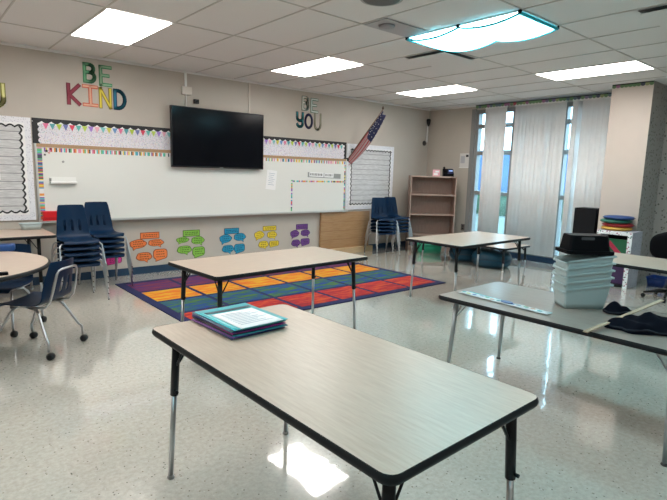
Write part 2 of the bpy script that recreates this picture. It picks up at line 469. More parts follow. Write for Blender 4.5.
striped('striped_border', 'upright thin coloured tape line on the whiteboard toward the plywood', 4.985, 5.012, .80, 1.32, n=22, vertical=True, solid_=True)
striped('striped_border', 'level thin coloured tape line on the whiteboard under the name plate', 5.012, 6.16, 1.285, 1.312, n=44, solid_=True)
striped('striped_border', 'upright coloured strip at the flag end of the whiteboard', 6.16, 6.185, .80, 1.60, n=30, vertical=True, solid_=True)

# header band above whiteboard
t = thing('header_border', 'confetti paper header with black scallops and pennants above the whiteboard', 'border')
MB().box(1.25, 6.20, FW-.008, FW-.001, 1.705, 1.99).build('confetti_sheet', M_confetti, t)
def scallop(x0, x1, n, depth, base, up=True):
    """polygon strips following a wavy edge: list of quads (x, z)"""
    out = []
    N = n*8
    for q in range(N+1):
        u = q/N; out.append((x0+(x1-x0)*u, base - depth*abs(sin(pi*n*u))))
    return out
def wavy_strip(m, pts_a, pts_b, y0, y1, mi=0):
    for (a, b, c_, d) in zip(pts_a[:-1], pts_a[1:], pts_b[1:], pts_b[:-1]):
        vs = [(a[0], y0, a[1]), (b[0], y0, b[1]), (c_[0], y0, c_[1]), (d[0], y0, d[1]), (a[0], y1, a[1]), (b[0], y1, b[1]), (c_[0], y1, c_[1]), (d[0], y1, d[1])]
        m.add(vs, [(0, 1, 2, 3), (4, 7, 6, 5), (0, 4, 5, 1), (1, 5, 6, 2), (2, 6, 7, 3), (3, 7, 4, 0)], mi)
ed = scallop(1.25, 6.20, 48, .026, 1.968)
top = [(p[0], 2.0) for p in ed]
m = MB(); wavy_strip(m, ed, top, FW-.013, FW-.009)
for xa, xb in ((1.25, 1.325), (6.14, 6.20)):
    N = 24
    for q in range(N):
        za, zb = 1.706+.25*q/N, 1.706+.25*(q+1)/N
        wv = .018*abs(sin(pi*4*q/N))
        if xa < 2: m.box(xa, xb-wv, FW-.013, FW-.009, za, zb)
        else: m.box(xa+wv, xb, FW-.013, FW-.009, za, zb)
m.build('black_scallop_edge', M_black, t)
m = MB(); low = [(p[0], p[1]-.022) for p in ed]; wavy_strip(m, low, ed, FW-.0125, FW-.009)
m.build('white_scallop_edge', M_paper, t)
pen = [mat('pennant_%d' % q, c, .6) for q, c in enumerate([(.72, .18, .32), (.10, .35, .38), (.42, .55, .05), (.16, .18, .42), (.65, .05, .1), (.12, .45, .4), (.45, .6, .1), (.35, .2, .6), (.78, .4, .5), (.2, .5, .5), (.6, .55, .1), (.15, .3, .55)])]
m = MB()
npn = 66
for q in range(npn):
    x = 1.36+q*(6.12-1.36)/npn; wv = .066
    m.add([(x, FW-.0150, 1.945), (x+wv, FW-.0150, 1.945), (x+wv/2, FW-.0150, 1.872), (x, FW-.0132, 1.945), (x+wv, FW-.0132, 1.945), (x+wv/2, FW-.0132, 1.872)], [(0, 2, 1), (3, 4, 5), (0, 1, 4, 3), (1, 2, 5, 4), (2, 0, 3, 5)], q % 12)
m.build('pennant_lettering_edge', pen, t).name = 'pennant_edging'

# small things on the whiteboard
t = thing('eraser_holder', 'white eraser ledge stuck on the whiteboard above the red box', 'eraser holder')
MB().box(1.40, 1.695, FW-.075, FW-.021, 1.235, 1.262).build('ledge', M_white, t, bevel=.004)
MB().box(1.40, 1.695, FW-.026, FW-.021, 1.262, 1.315).build('back_plate', M_white, t)
MB().box(1.40, 1.412, FW-.075, FW-.026, 1.262, 1.30).build('end_cap', M_grey, t)
t = thing('magnet', 'small dark star magnets stuck near the whiteboard corner', 'magnet')
for (x, z, r) in ((1.385, 1.62, .022), (1.43, 1.645, .016), (1.365, 1.575, .016), (1.41, 1.60, .012)):
    s_ = [(x+(r if q % 2 == 0 else r*.45)*cos(2*pi*q/10+.3), z+(r if q % 2 == 0 else r*.45)*sin(2*pi*q/10+.3)) for q in range(10)]
    MB().prism(s_, .021, .027, M=WALL).build('star', random.choice([M_black, M_red, M_black]), t)
tag(MB().lathe([(.014, 0), (.014, .008), (.01, .01)], 16, M=WALL @ Matrix.Translation((1.56, 1.50, .0205))).build('grey_magnet', M_grey), 'tiny round grey magnet above the white eraser ledge', 'magnet')
t = thing('paper_sheet', 'white paper sheet held on the whiteboard below the TV', 'paper')
R = Matrix.Translation((4.59, 1.315, 0)) @ Matrix.Rotation(radians(-6), 4, 'Z')
MB().box(-.095, .095, -.155, .155, .021, .0235, M=WALL @ R).build('sheet', M_paper, t)
m = MB()
for q in range(7): m.box(-.06+.01*(q % 2), .06-.015*(q % 3), .10-q*.03, .106-q*.03, .0236, .0242, M=WALL @ R)
m.build('print_lettering', M_line, t)
t = thing('name_plate', 'long white name plate on a dark strip stuck on the whiteboard', 'name plate')
R = Matrix.Translation((5.70, 1.405, 0)) @ Matrix.Rotation(radians(-1.5), 4, 'Z')
MB().box(-.37, .37, -.045, .04, .021, .026, M=WALL @ R).build('backing', mat('dark_strip', (.28, .29, .28), .5), t)
MB().box(-.34, -.03, -.03, .045, .0262, .030, M=WALL @ R).box(-.01, .20, -.032, .043, .0262, .030, M=WALL @ R).build('card', M_paper, t)
for xa, xb in ((-.32, -.06), (.01, .18)):
    m = MB(); x = xa
    while x < xb:
        wd = random.uniform(.015, .03)
        m.box(x, x+wd*.7, -.012, .028, .0302, .0308, M=WALL @ R); x += wd+.012
    m.build('lettering', M_black, t)
t = thing('red_box', 'bright red box standing on the whiteboard tray by the striped strip', 'box')
MB().box(1.30, 1.49, FW-.092, FW-.032, .78, .905).build('body', M_red, t, bevel=.006)
MB().box(1.31, 1.48, FW-.0935, FW-.0925, .80, .83).build('rim', mat('dark_red', (.45, .008, .012), .4), t)

# tv
t = thing('wall_tv', 'large black flat TV mounted on the front wall over the whiteboard', 'TV')
TX0, TX1, TZ0, TZ1, TY = 2.905, 4.39, 1.475, 2.31, FW-.10
R = Matrix.Identity(4)
MB().box(TX0, TX1, TY, TY+.05, TZ0, TZ1).build('housing', M_tvb, t, bevel=.006)
MB().box(TX0+.012, TX1-.012, TY-.002, TY, TZ0+.022, TZ1-.012).build('screen', M_tv, t)
MB().box(3.4, 3.9, TY+.05, FW-.001, 1.7, 2.1).build('wall_mount', M_blackmetal, t)
MB().box(3.63, 3.69, TY-.003, TY, TZ0+.006, TZ0+.014).build('badge', M_grey, t)
t = thing('cable_conduit', 'white cable conduit with junction box running up from the TV', 'conduit')
MB().box(3.148, 3.178, FW-.02, FW-.0005, 2.585, CH-.03).build('channel', M_white, t)
MB().box(3.095, 3.24, FW-.045, FW-.0005, 2.48, 2.585).build('junction_box', mat('junction_box', (.62, .58, .52), .5), t, bevel=.004)
MB().tube([(3.165, FW-.012, 2.48), (3.165, FW-.012, 2.30)], .006).build('cable', M_white, t)
tag(MB().box(4.17, 4.20, FW-.018, FW-.0005, 2.0, CH-.03).build('wall_conduit', mat('beige_conduit', (.56, .51, .45), .5)), 'thin beige conduit on the wall behind the TV end by BE YOU', 'conduit')
t = thing('wall_sensor', 'tiny black camera sensor on the wall just above the TV', 'sensor')
MB().box(3.275, 3.345, FW-.05, FW-.0005, 2.37, 2.43).build('body', M_blackmetal, t, bevel=.005)
MB().lathe([(.014, 0), (.014, .006)], 12, M=WALL @ Matrix.Translation((3.31, 2.40, .05))).build('lens', M_tv, t)

# cutout letters
def stroke(segs, wd, z0, z1, mb=None, mi=0, box=None):
    """thick strokes through unit-box polylines mapped into box (x0, x1, z0, z1)"""
    mb = mb or MB(); x0, x1, b0, b1 = box
    for pl in segs:
        pts = [Vector((x0+wd/2+(x1-x0-wd)*u, b0+wd/2+(b1-b0-wd)*v)) for u, v in pl]
        for a, b in zip(pts[:-1], pts[1:]):
            d = (b-a); L = d.length
            if L < 1e-6: continue
            d /= L; n = Vector((-d.y, d.x))*wd/2; e = d*wd*.42
            q = [a-e-n, b+e-n, b+e+n, a-e+n]
            mb.prism([(p.x, p.y) for p in q], z0, z1, mi, M=WALL)
    return mb
def arc(cx, cy, rx, ry, a0, a1, n=10): return [(cx+rx*cos(radians(a0+(a1-a0)*k/n)), cy+ry*sin(radians(a0+(a1-a0)*k/n))) for k in range(n+1)]
GL = {
 'B': [[(0, 0), (0, 1), (.5, 1)] + arc(.5, .77, .42, .23, 90, -90, 8) + [(0, .54)], [(.5, .54)] + arc(.5, .27, .5, .27, 90, -90, 8) + [(0, 0)]],
 'E': [[(1, 1), (0, 1), (0, 0), (1, 0)], [(0, .52), (.75, .52)]],
 'K': [[(0, 0), (0, 1)], [(1, 1), (.05, .48), (1, 0)]],
 'I': [[(.5, 0), (.5, 1)], [(0, 1), (1, 1)], [(0, 0), (1, 0)]],
 'N': [[(0, 0), (0, 1), (1, 0), (1, 1)]],
 'D': [[(0, 0), (0, 1), (.25, 1)] + arc(.25, .5, .75, .5, 90, -90, 12) + [(0, 0)]],
 'Y': [[(0, 1)] + [(.02, .75)] + arc(.5, .66, .48, .22, 180, 360, 8) + [(1, 1)], [(.98, .7), (.98, .25)] + arc(.5, .25, .48, .25, 0, -160, 8)],
 'O': [arc(.5, .5, .5, .5, 0, 360, 20)],
 'U': [[(0, 1), (0, .35)] + arc(.5, .35, .5, .35, 180, 360, 10) + [(1, 1)]],
}
def letter(key, glyph, box, label, c_out, c_in, wd, group):
    t = thing('wall_letter', label, 'letter', (0, 0, 0), 0, group)
    stroke(GL[glyph], wd, .001, .006, box=box).build('backing', mat('letter_back_'+key, c_out, .6), t)
    ins = wd*.22; b = (box[0]+ins, box[1]-ins, box[2]+ins, box[3]-ins)
    stroke(GL[glyph], wd*.5, .0062, .009, box=b).build('face', mat('letter_face_'+key, c_in, .6), t)
BK, BY_ = 'BE KIND letters on the front wall', 'BE YOU letters on the front wall'
letter('B1', 'B', (1.834, 1.987, 2.471, 2.715), 'green cut-out letter B above the maroon K', (.03, .24, .10), (.14, .42, .22), .042, BK)
letter('E1', 'E', (2.021, 2.18, 2.455, 2.71), 'green cut-out letter E above the yellow N', (.03, .24, .10), (.25, .42, .26), .042, BK)
letter('K1', 'K', (1.64, 1.802, 2.184, 2.45), 'maroon cut-out letter K starting the word KIND', (.16, .012, .03), (.25, .02, .045), .046, BK)
letter('I1', 'I', (1.815, 2.004, 2.189, 2.451), 'coral outlined cut-out letter I in the word KIND', (.62, .12, .06), (.74, .40, .28), .042, BK)
letter('N1', 'N', (2.01, 2.167, 2.178, 2.444), 'yellow cut-out letter N in the word KIND', (.28, .21, .02), (.74, .60, .06), .040, BK)
letter('D1', 'D', (2.184, 2.35, 2.181, 2.444), 'dark blue cut-out letter D ending the word KIND', (.01, .07, .17), (.02, .20, .32), .046, BK)
letter('B2', 'B', (5.19, 5.345, 2.465, 2.70), 'two-tone green and white cut-out letter B above the word YOU', (.03, .16, .10), (.70, .72, .68), .042, BY_)
letter('E2', 'E', (5.375, 5.541, 2.445, 2.685), 'two-tone green and white cut-out letter E above the word YOU', (.04, .18, .11), (.66, .70, .66), .042, BY_)
letter('Y2', 'Y', (5.075, 5.239, 2.176, 2.441), 'teal patterned cut-out letter Y starting the word YOU', (.01, .07, .11), (.03, .28, .33), .046, BY_)
letter('O2', 'O', (5.25, 5.43, 2.173, 2.426), 'navy ring-shaped cut-out letter O in the word YOU', (.015, .02, .07), (.03, .035, .12), .04, BY_)
letter('U2', 'U', (5.452, 5.615, 2.162, 2.452), 'grey olive cut-out letter U ending the word YOU', (.14, .14, .11), (.40, .39, .28), .036, BY_)
letter('Y0', 'U', (.80, 1.01, 2.076, 2.36), 'yellow cut-out letter at the picture edge above the plank board', (.22, .22, .04), (.74, .72, .30), .05, 'yellow letter on the front wall')

# bulletin boards with plank paper
def bulletin(x0, x1, z0, z1, label, n=11):
    t = thing('mounted_bulletin_board', label, 'bulletin board', (0, 0, 0), 0)
    MB().box(x0, x1, FW-.018, FW-.001, z0, z1).build('board', M_dotpaper, t)
    ix0, ix1, iz0, iz1 = x0+.075, x1-.075, z0+.075, z1-.075
    p = MB().box(ix0, ix1, FW-.021, FW-.0185, iz0, iz1)
    for q in range(1, n):
        z = iz0+(iz1-iz0)*q/n
        p.box(ix0, ix1, FW-.0215, FW-.0211, z-.004, z+.004, 1)
    p.build('plank_sheet', [M_plank, M_plankline], t)
    e = MB()
    def edge(ax, a0, a1, c, s, nn):
        N = nn*6
        P = [(a0+(a1-a0)*q/N, c+s*.022*abs(sin(pi*nn*q/N))) for q in range(N+1)]
        Q = [(a, c_+s*.021) for a, c_ in P]
        if ax == 'x': wavy_strip(e, P, Q, FW-.026, FW-.022)
        else:
            P = [(b, a) for a, b in P]; Q = [(b, a) for a, b in Q]
            wavy_strip(e, P, Q, FW-.026, FW-.022)
    nx, nz = max(4, round((ix1-ix0)/.085)), max(4, round((iz1-iz0)/.085))
    edge('x', ix0, ix1, iz1-.05, 1, nx); edge('x', ix0, ix1, iz0+.05, -1, nx)
    edge('z', iz0+.03, iz1-.03, ix0+.055, -1, nz); edge('z', iz0+.03, iz1-.03, ix1-.055, 1, nz)
    e.build('black_scallop_edge', M_black, t)
    wt = MB()
    wt.box(ix0-.01, ix1+.01, FW-.0245, FW-.0217, iz1-.035, iz1+.01).box(ix0-.01, ix1+.01, FW-.0245, FW-.0217, iz0-.01, iz0+.035)
    wt.box(ix0-.01, ix0+.035, FW-.0245, FW-.0217, iz0+.035, iz1-.035).box(ix1-.035, ix1+.01, FW-.0245, FW-.0217, iz0+.035, iz1-.035)
    wt.build('white_edge', M_paper, t)
    return t
t = bulletin(-.05, 1.235, .80, 1.995, 'grey plank-paper bulletin board before the start of the whiteboard')
MB().box(.52, .90, FW-.0245, FW-.0218, 1.27, 1.42).build('notice_sheet', M_paper, t)
bulletin(6.22, 7.45, .79, 1.985, 'grey plank-paper bulletin board behind the flag and stacked chairs')

# speech-bubble sets below the whiteboard
SETS = {
 'pink': [None, None, None, None, (2.014, 2.219, .159, .267)],
 'orange': [(2.472, 2.741, 0.48, 0.573), (2.323, 2.56, 0.328, 0.483), (2.576, 2.803, 0.347, 0.473), (2.406, 2.631, 0.146, 0.302), (2.645, 2.852, 0.149, 0.33)],
 'green': [(3.086, 3.352, 0.476, 0.573), (2.983, 3.181, 0.37, 0.477), (3.213, 3.423, 0.328, 0.474), (2.992, 3.221, 0.202, 0.351), (3.228, 3.429, 0.147, 0.318)],
 'blue': [(3.752, 4.011, 0.475, 0.568), (3.668, 3.884, 0.313, 0.475), (3.916, 4.132, 0.332, 0.483), (3.711, 3.922, 0.158, 0.31), (3.922, 4.116, 0.153, 0.313)],
 'yellow': [(4.449, 4.71, 0.488, 0.57), (4.286, 4.477, 0.337, 0.495), (4.527, 4.723, 0.333, 0.482), (4.365, 4.561, 0.183, 0.332), (4.571, 4.765, 0.208, 0.318)],
 'purple': [(5.114, 5.368, 0.477, 0.57), (4.993, 5.183, 0.32, 0.474), (5.213, 5.415, 0.33, 0.473), (5.019, 5.21, 0.162, 0.311), (5.216, 5.413, 0.182, 0.318)],
}
CC = {'pink': (.62, .03, .25), 'orange': (.80, .20, .05), 'green': (.22, .48, .06), 'blue': (.01, .26, .44), 'yellow': (.74, .54, .03), 'purple': (.15, .05, .25)}
order = ['pink', 'orange', 'green', 'blue', 'yellow', 'purple']
nbr = {'orange': ('stacked chairs', 'green set'), 'green': ('orange set', 'blue set'), 'blue': ('green set', 'yellow set'), 'yellow': ('blue set', 'purple set'), 'purple': ('yellow set', 'plywood board')}
# which side the speech tail drops on, and outline shape, per slot
SH = {1: ('oval', .3), 2: ('oval', .7), 3: ('oval', .65), 4: ('round', .4)}
for cname in order:
    col = CC[cname]
    mf = mat('bubble_'+cname, col, .65); mo = mat('bubble_ink_'+cname, tuple(q*.32 for q in col), .7)
    for q, bx in enumerate(SETS[cname]):
        if bx is None: continue
        x0, x1, z0, z1 = bx
        if q == 0: lab = '%s paper title card heading the %s speech bubbles' % (cname, cname)
        elif cname == 'pink': lab = 'magenta paper speech bubble half hidden behind the stacked chairs'
        else: lab = '%s %s paper speech bubble on the side toward the %s' % ('upper' if q < 3 else 'lower', cname, nbr[cname][(q-1) % 2])
        t = thing('title_card_sign' if q == 0 else 'speech_bubble_sign', lab, 'paper sign', (0, 0, 0), 0, 'paper speech bubbles below the whiteboard')
        cx, cz, rx, rz = (x0+x1)/2, (z0+z1)/2, (x1-x0)/2, (z1-z0)/2
        if q == 0:
            o = rrect(x1-x0, z1-z0, .008, 3, cx, cz); inn = rrect(x1-x0-.02, z1-z0-.02, .004, 3, cx, cz)
        else:
            shp, tx = SH[q]
            zb = z0+.18*(z1-z0)
            if shp == 'oval':
                o = [(cx+rx*(1+.05*sin(5*a+q))*cos(a), (zb+z1)/2+(z1-zb)/2*(1+.05*cos(4*a+q))*sin(a)) for a in [2*pi*k/28 for k in range(28)]]
            else:
                o = rrect(x1-x0, z1-zb, min(rx, rz)*.55, 5, cx, (zb+z1)/2)
            # tail: pull the outline point closest to the tail position down
            txw = x0+(x1-x0)*tx
            best = min(range(len(o)), key=lambda k: abs(o[k][0]-txw)+(0 if o[k][1] < cz else 9))
            o[best] = (o[best][0]+(.02 if tx > .5 else -.02), z0)
            c0 = (cx, (zb+z1)/2)
            inn = [(c0[0]+(p[0]-c0[0])*.90, c0[1]+(p[1]-c0[1])*.88) for p in o]
        MB().prism(o, .001, .003, M=WALL).build('outline_edge', mo, t)
        MB().prism(inn, .0031, .0042, M=WALL).build('face', mf, t)
        wr = MB(); nl = 2 if q == 0 else 3
        for L in range(nl):
            zz = z1 - (z1-z0)*(.38+.26*L/max(1, nl-1)) if q == 0 else z1-(z1-z0)*(.22+.2*L)
            xx = x0+(x1-x0)*(.14 if q == 0 else .22); xe = x1-(x1-x0)*(.14 if q == 0 else .22+.05*(L % 2))
            while xx < xe:
                wd = random.uniform(.012, .03)
                wr.prism([(xx, zz-.006), (xx+wd, zz-.006), (xx+wd, zz+.006), (xx, zz+.006)], .0043, .0048, M=WALL); xx += wd+.010
        wr.build('lettering', mo, t)

# plywood board standing against the wall with a light ledge
t = thing('plywood_board', 'wide brown plywood board standing against the wall under the name plate', 'board')
bd = MB().box(5.62, 6.80, FW-.06, FW-.013, .10, .755)
for z in (.26, .42, .58): bd.box(5.62, 6.80, FW-.0615, FW-.06, z-.003, z+.003, 1)
bd.build('panel', [M_plywood, mat('plywood_joint', (.25, .13, .06), .6)], t)
MB().box(5.60, 6.82, FW-.16, FW-.013, 0, .10).build('base_ledge', M_plylight, t, bevel=.004)

# flag on its wall pole
t = thing('wall_flag', 'American flag drooping from a slanted pole between whiteboard and plank board', 'flag')
p0, p1 = Vector((6.24, FW-.012, 1.70)), Vector((6.50, 6.36, 2.56))
MB().tube([p0, p1], .011).build('pole', mat('flag_pole', (.12, .07, .04), .4), t)
MB().lathe([(.035, 0), (.035, .012), (.02, .03)], 16, M=WALL @ Matrix.Translation((6.24, 1.70, .001))).build('bracket', M_blackmetal, t)
MB().lathe([(.006, 0), (.018, .015), (.018, .03), (.004, .06)], 12, M=Matrix.Translation(p1)).build('finial', mat('dark_finial', (.05, .035, .02), .4), t)
ax = (p1-p0)
NU, NV = 30, 22
def flag_p(i, j):
    u = i/(NU-1); v = j/(NV-1)
    base = p0 + ax*(.02+.96*(1-u))         # u=0 near tip ... measured from the tip downward
    drop = .24*v*(.10+.90*sin(pi*min(1, .08+.84*u))**.8)
    side = .10*sin(v*9+u*2)*(.3+v)*.45
    along = -ax.normalized()*.05*v*u
    return base + Vector((.03*v, -.03*v, -drop)) + Vector((.3, -.6, .05))*side + along
def flag_m(i, j):
    u, v = i/(NU-2), j/(NV-2)
    if u < .40 and v < .9: return 2
    return int((v)*12.99) % 2
fl = MB().grid(flag_p, NU, NV, mf=flag_m)
fl.build('flag_cloth', [mat('flag_red', (.34, .006, .022), .8), mat('flag_white', (.36, .28, .28), .8), mat('flag_navy', (.012, .016, .06), .8)], t, solid=.002)
st = MB()
for i in range(2, 12, 2):
    for j in range(2, NV-3, 4):
        P = flag_p(i, j); a = flag_p(i+1, j)-P; b = flag_p(i, j+1)-P; n = a.cross(b).normalized()
        a.normalize(); b = n.cross(a)
        for sgn in (1, -1):
            vs = [P+n*.0025*sgn+(a*cos(2*pi*q/10)+b*sin(2*pi*q/10))*(.009 if q % 2 == 0 else .004) for q in range(10)]
            st.add(vs, [tuple(range(10))])
st.build('star_print', M_paper, t)

# corner wall rod
t = thing('wall_antenna', 'slim white rod with a black head mounted high in the corner', 'antenna')
MB().tube([(8.40, FW-.035, 2.13), (8.41, FW-.035, 2.47)], .016, 10).build('rod', M_white, t)
MB().lathe([(.012, 0), (.035, .06), (.045, .13), (.03, .15)], 16, M=Matrix.Translation((8.41, FW-.05, 2.45))).build('head', M_blackmetal, t)
MB().lathe([(.05, 0), (.05, .02), (.03, .035)], 16, M=WALL @ Matrix.Translation((8.36, 2.11, .0))).build('base', mat('dark_brown_base', (.05, .04, .04), .5), t)

# window-wall notice and outlets
t = thing('wall_notice', 'white notice card with a dark corner on the wall beside the window', 'notice')
MB().box(WW-.008, WW-.001, 5.91, 6.13, 1.63, 1.90).build('card', mat('notice_card', (.62, .60, .58), .6), t)
MB().box(WW-.0095, WW-.0082, 5.93, 5.99, 1.83, 1.875).build('print', M_black, t)
MB().box(WW-.0095, WW-.0082, 6.01, 6.11, 1.71, 1.85).build('picture', mat('notice_print', (.42, .42, .45), .6), t)
MB().box(WW-.02, WW-.001, 5.91, 6.13, 1.62, 1.63).build('ledge', M_white, t)
t = thing('wall_outlet', 'dark outlet plate low on the wall beside the window', 'outlet')
MB().box(WW-.012, WW-.001, 5.91, 6.00, .39, .52).build('plate', mat('brown_plate', (.12, .10, .09), .5), t, bevel=.002)
MB().box(WW-.014, WW-.0122, 5.935, 5.975, .42, .45).box(WW-.014, WW-.0122, 5.935, 5.975, .465, .495).build('socket', M_black, t)

# ------------------------------------------------------------------ blinds and garlands
def blind(y0, y1, label, z0=.13, ang=14, gaps=()):
    t = thing('vertical_blind', label, 'blind', (8.39, (y0+y1)/2, 0), 0, 'vertical vinyl blinds')
    L = y1-y0
    MB().box(-.03, .03, -L/2, L/2, 2.70, 2.745).build('headrail', M_white, t)
    n = max(2, round(L/.078)); m = MB()
    for q in range(n):
        yc = -L/2+(q+.5)*L/n; a = radians(random.uniform(0, 13) if random.random() < .6 else random.uniform(-14, -7))
        if q in gaps: a = radians(62)
        M = Matrix.Translation((0, yc, 0)) @ Matrix.Rotation(a, 4, 'Z')
        N = 6; vs = []
        for z in (z0, 2.70):
            for k in range(N+1):
                s_ = k/N-.5
                vs.append((.010*(1-4*s_*s_), s_*.088, z))
        m.add(vs, [(k, k+1, N+2+k, N+1+k) for k in range(N)], 0, True, M)
    m.build('vane_slats', M_blind, t, solid=.0012)
blind(5.12, 5.55, 'narrow bunch of grey vertical blind slats beside the dark window frame', ang=9)
blind(4.05, 4.955, 'widest run of grey vertical blind slats in the middle window bay', ang=8, gaps=())
blind(3.22, 3.94, 'grey vertical blind slats hanging beside the column', ang=8, gaps=(7,))

gcols = [mat('scallop_%d' % q, c, .6) for q, c in enumerate([(.13, .24, .11), (.19, .15, .25), (.06, .07, .10), (.40, .06, .08), (.28, .33, .15), (.10, .15, .18), (.33, .14, .25)])]
def garland(name, p0, p1, label, n, z=2.735, h=.055):
    t = thing(name, label, 'border strip', (0, 0, 0), 0, 'scalloped paper border strips along the ceiling')
    p0, p1 = Vector(p0), Vector(p1); d = p1-p0; m = MB(); L = d.length; w_ = L/n
    ang = math.atan2(d.y, d.x)
    for q in range(n):
        M = Matrix.Translation((p0.x+d.x*(q+.5)/n, p0.y+d.y*(q+.5)/n, z)) @ Matrix.Rotation(ang, 4, 'Z') @ Matrix.Rotation(pi/2, 4, 'X')
        poly = [(-w_/2, h*.5), (-w_/2, 0)] + [(w_/2*cos(pi+pi*k/8), -h*.5*abs(sin(pi*k/8))) for k in range(1, 8)] + [(w_/2, 0), (w_/2, h*.5)]
        m.prism(poly, -.0015, .0015, random.choice(range(7)) if q % 3 else 0, M=M)
    m.build('scallop_edging', gcols, t)
    MB().box(-L/2, L/2, -.0012, .0012, h*.5, h*.5+.018).build('backing_strip', M_black, t).matrix_local = Matrix.Translation(((p0.x+p1.x)/2, (p0.y+p1.y)/2, z)) @ Matrix.Rotation(ang, 4, 'Z')
garland('paper_garland', (8.34, 5.74, 0), (8.34, 3.16, 0), 'dark scalloped paper border hung above the vertical blinds', 44, h=.045)
garland('paper_garland', (CX0-.004, CY1, 0), (CX0-.004, CY0, 0), 'short scalloped paper border at the top of the column', 10, z=2.765, h=.04)

# ------------------------------------------------------------------ rug
rx0, rx1, ry0, ry1 = 1.97, 5.63, 4.17, 6.46
def rug_mat(name, c0, c1, mid):
    m = streak_mat(name, c0, c1, scale=3.2, stretch=(1, 5, 1), rough=.95, mid=mid); return m
rm = [mat('rug_navy', (.006, .010, .07), .95, bump=.3, bscale=500),
      rug_mat('rug_red', (.24, .006, .014), (.50, .07, .010), (.38, .010, .012)),
      rug_mat('rug_blue_green', (.004, .03, .24), (.06, .14, .012), (.006, .075, .10)),
      rug_mat('rug_orange', (.58, .12, .006), (.60, .36, .015), (.62, .21, .006)),
      rug_mat('rug_purple', (.06, .012, .12), (.17, .02, .05), (.10, .016, .08))]
rg = MB().box(rx0, rx1, ry0, ry1, 0, .010, 0)
bw = .07; cw = (rx1-rx0-2*bw)/6; ch = (ry1-ry0-2*bw)/4
for j in range(4):
    for i in range(6):
        a, b = rx0+bw+i*cw, ry0+bw+j*ch
        rg.box(a+.026, a+cw-.026, b+.03, b+ch-.03, .010, .0115, 1+j)
tag(rg.build('classroom_rug', rm), 'large navy rug with rows of purple, orange, blue-green and red squares', 'rug')

# ------------------------------------------------------------------ tables
def table(label, w, d, h, loc, rz, mtop, legs='two', splay=.035, inset=(.07, .07), th=.03, corner=.05, group=None, upper=.28, under=None, leg_r=.0155, near=0):
    t = thing('activity_table', label, 'table', loc, rz, group)
    tp = MB(); tp.prism(rrect(w-.006, d-.006, corner), h-th+.001, h, 0, 1, 2)
    tp.build('table_top', [mtop, M_blackedge, under or M_under], t)
    eg = MB()
    o = rrect(w, d, corner+.003, 6); n = len(o)
    prof = [(-.003, h-th), (.0, h-th+.004), (.004, h-th/2), (.0, h-.003), (-.004, h+.0008)]
    def ring(off): return rrect(w+2*off, d+2*off, corner+.003+off, 6)
    rings = [ring(a) for a, _ in prof]
    eg.grid(lambda i, j: (*rings[j][i % n], prof[j][1]), n+1, len(prof))
    eg.build('edge_band', M_blackedge, t)
    for sx in (-1, 1):
        for sy in (-1, 1):
            xt, yt = sx*(w/2-inset[0]), sy*(d/2-inset[1]) - (near if sy < 0 else 0); xf, yf = xt+sx*splay, yt+sy*splay
            A = Vector((xt, yt, h-th)); B = Vector((xf, yf, .012))
            at = lambda q: A+(B-A)*q
            l = MB()
            if legs == 'two':
                k = upper/(h-th)
                l.tube([at(0), at(k)], leg_r+.003, 10, 0).tube([at(k-.01), at(1)], leg_r-.003, 10, 1)
                lo = l.build('leg', [M_blackmetal, M_chrome], t)
                MB().tube([at(k-.03)+Vector((0, -.012, 0)), at(k-.03)+Vector((0, -.032, 0))], .007, 8).build('knob', M_blackmetal, lo)
            else:
                l.tube([at(0), at(1)], [leg_r+.003, leg_r-.003], 10, 0)
                lo = l.build('leg', [M_greymetal], t)
            MB().lathe([(.016, 0), (.019, .006), (.012, .016), (.006, .022)], 12, c=(xf, yf)).build('foot_glide', M_glide if legs != 'two' else M_chrome, lo)
            br = MB(); c0 = at(.22)
            br.tube([c0, (xt-sx*.09, yt, h-th-.004)], .005, 6).tube([c0, (xt, yt-sy*.09, h-th-.004)], .005, 6)
            br.box(xt-.05, xt+.05, yt-.05, yt+.05, h-th-.004, h-th)
            br.build('brace', M_blackmetal if legs == 'two' else M_greymetal, t)
    return t
GT = 'maple activity tables with black edges'
table('big maple-top activity table holding the folder pile, front of the room', .762, 1.509, .726, (1.227, 1.518, 0), .012, M_top, inset=(.075, .125), splay=.03, corner=.04, near=.055)
table('maple-top activity table standing over the colourful rug', 1.564, .764, .718, (2.394, 3.563, 0), .051, M_topx, inset=(.095, .11), splay=.025, corner=.035)
table('maple-top activity table between the bookshelf and the grey table', 1.536, .80, .711, (5.319, 3.62, 0), .021, M_topx, inset=(.085, .11), splay=.025, corner=.035)
table('low activity table over the teal floor cushions beside the blinds', .78, 1.72, .375, (7.40, 4.98, 0), 0, M_top, inset=(.07, .07), splay=.015, upper=.22)
table('grey-top folding table carrying the stacked bins and yardstick', .80, 1.56, .622, (3.268, 1.412, 0), radians(1), M_topgrey, legs='grey', inset=(.075, .12), splay=.03, corner=.035)
table('maple-top table in front of the dotted shelf and black task chair', .775, 1.60, .70, (5.385, 1.52, 0), 0, M_top, inset=(.08, .08))
table('maple-top table against the wall below the plank bulletin board', 1.52, .80, .71, (.51, 6.46, 0), 0, M_topx, inset=(.16, .12), splay=.0, upper=.5)
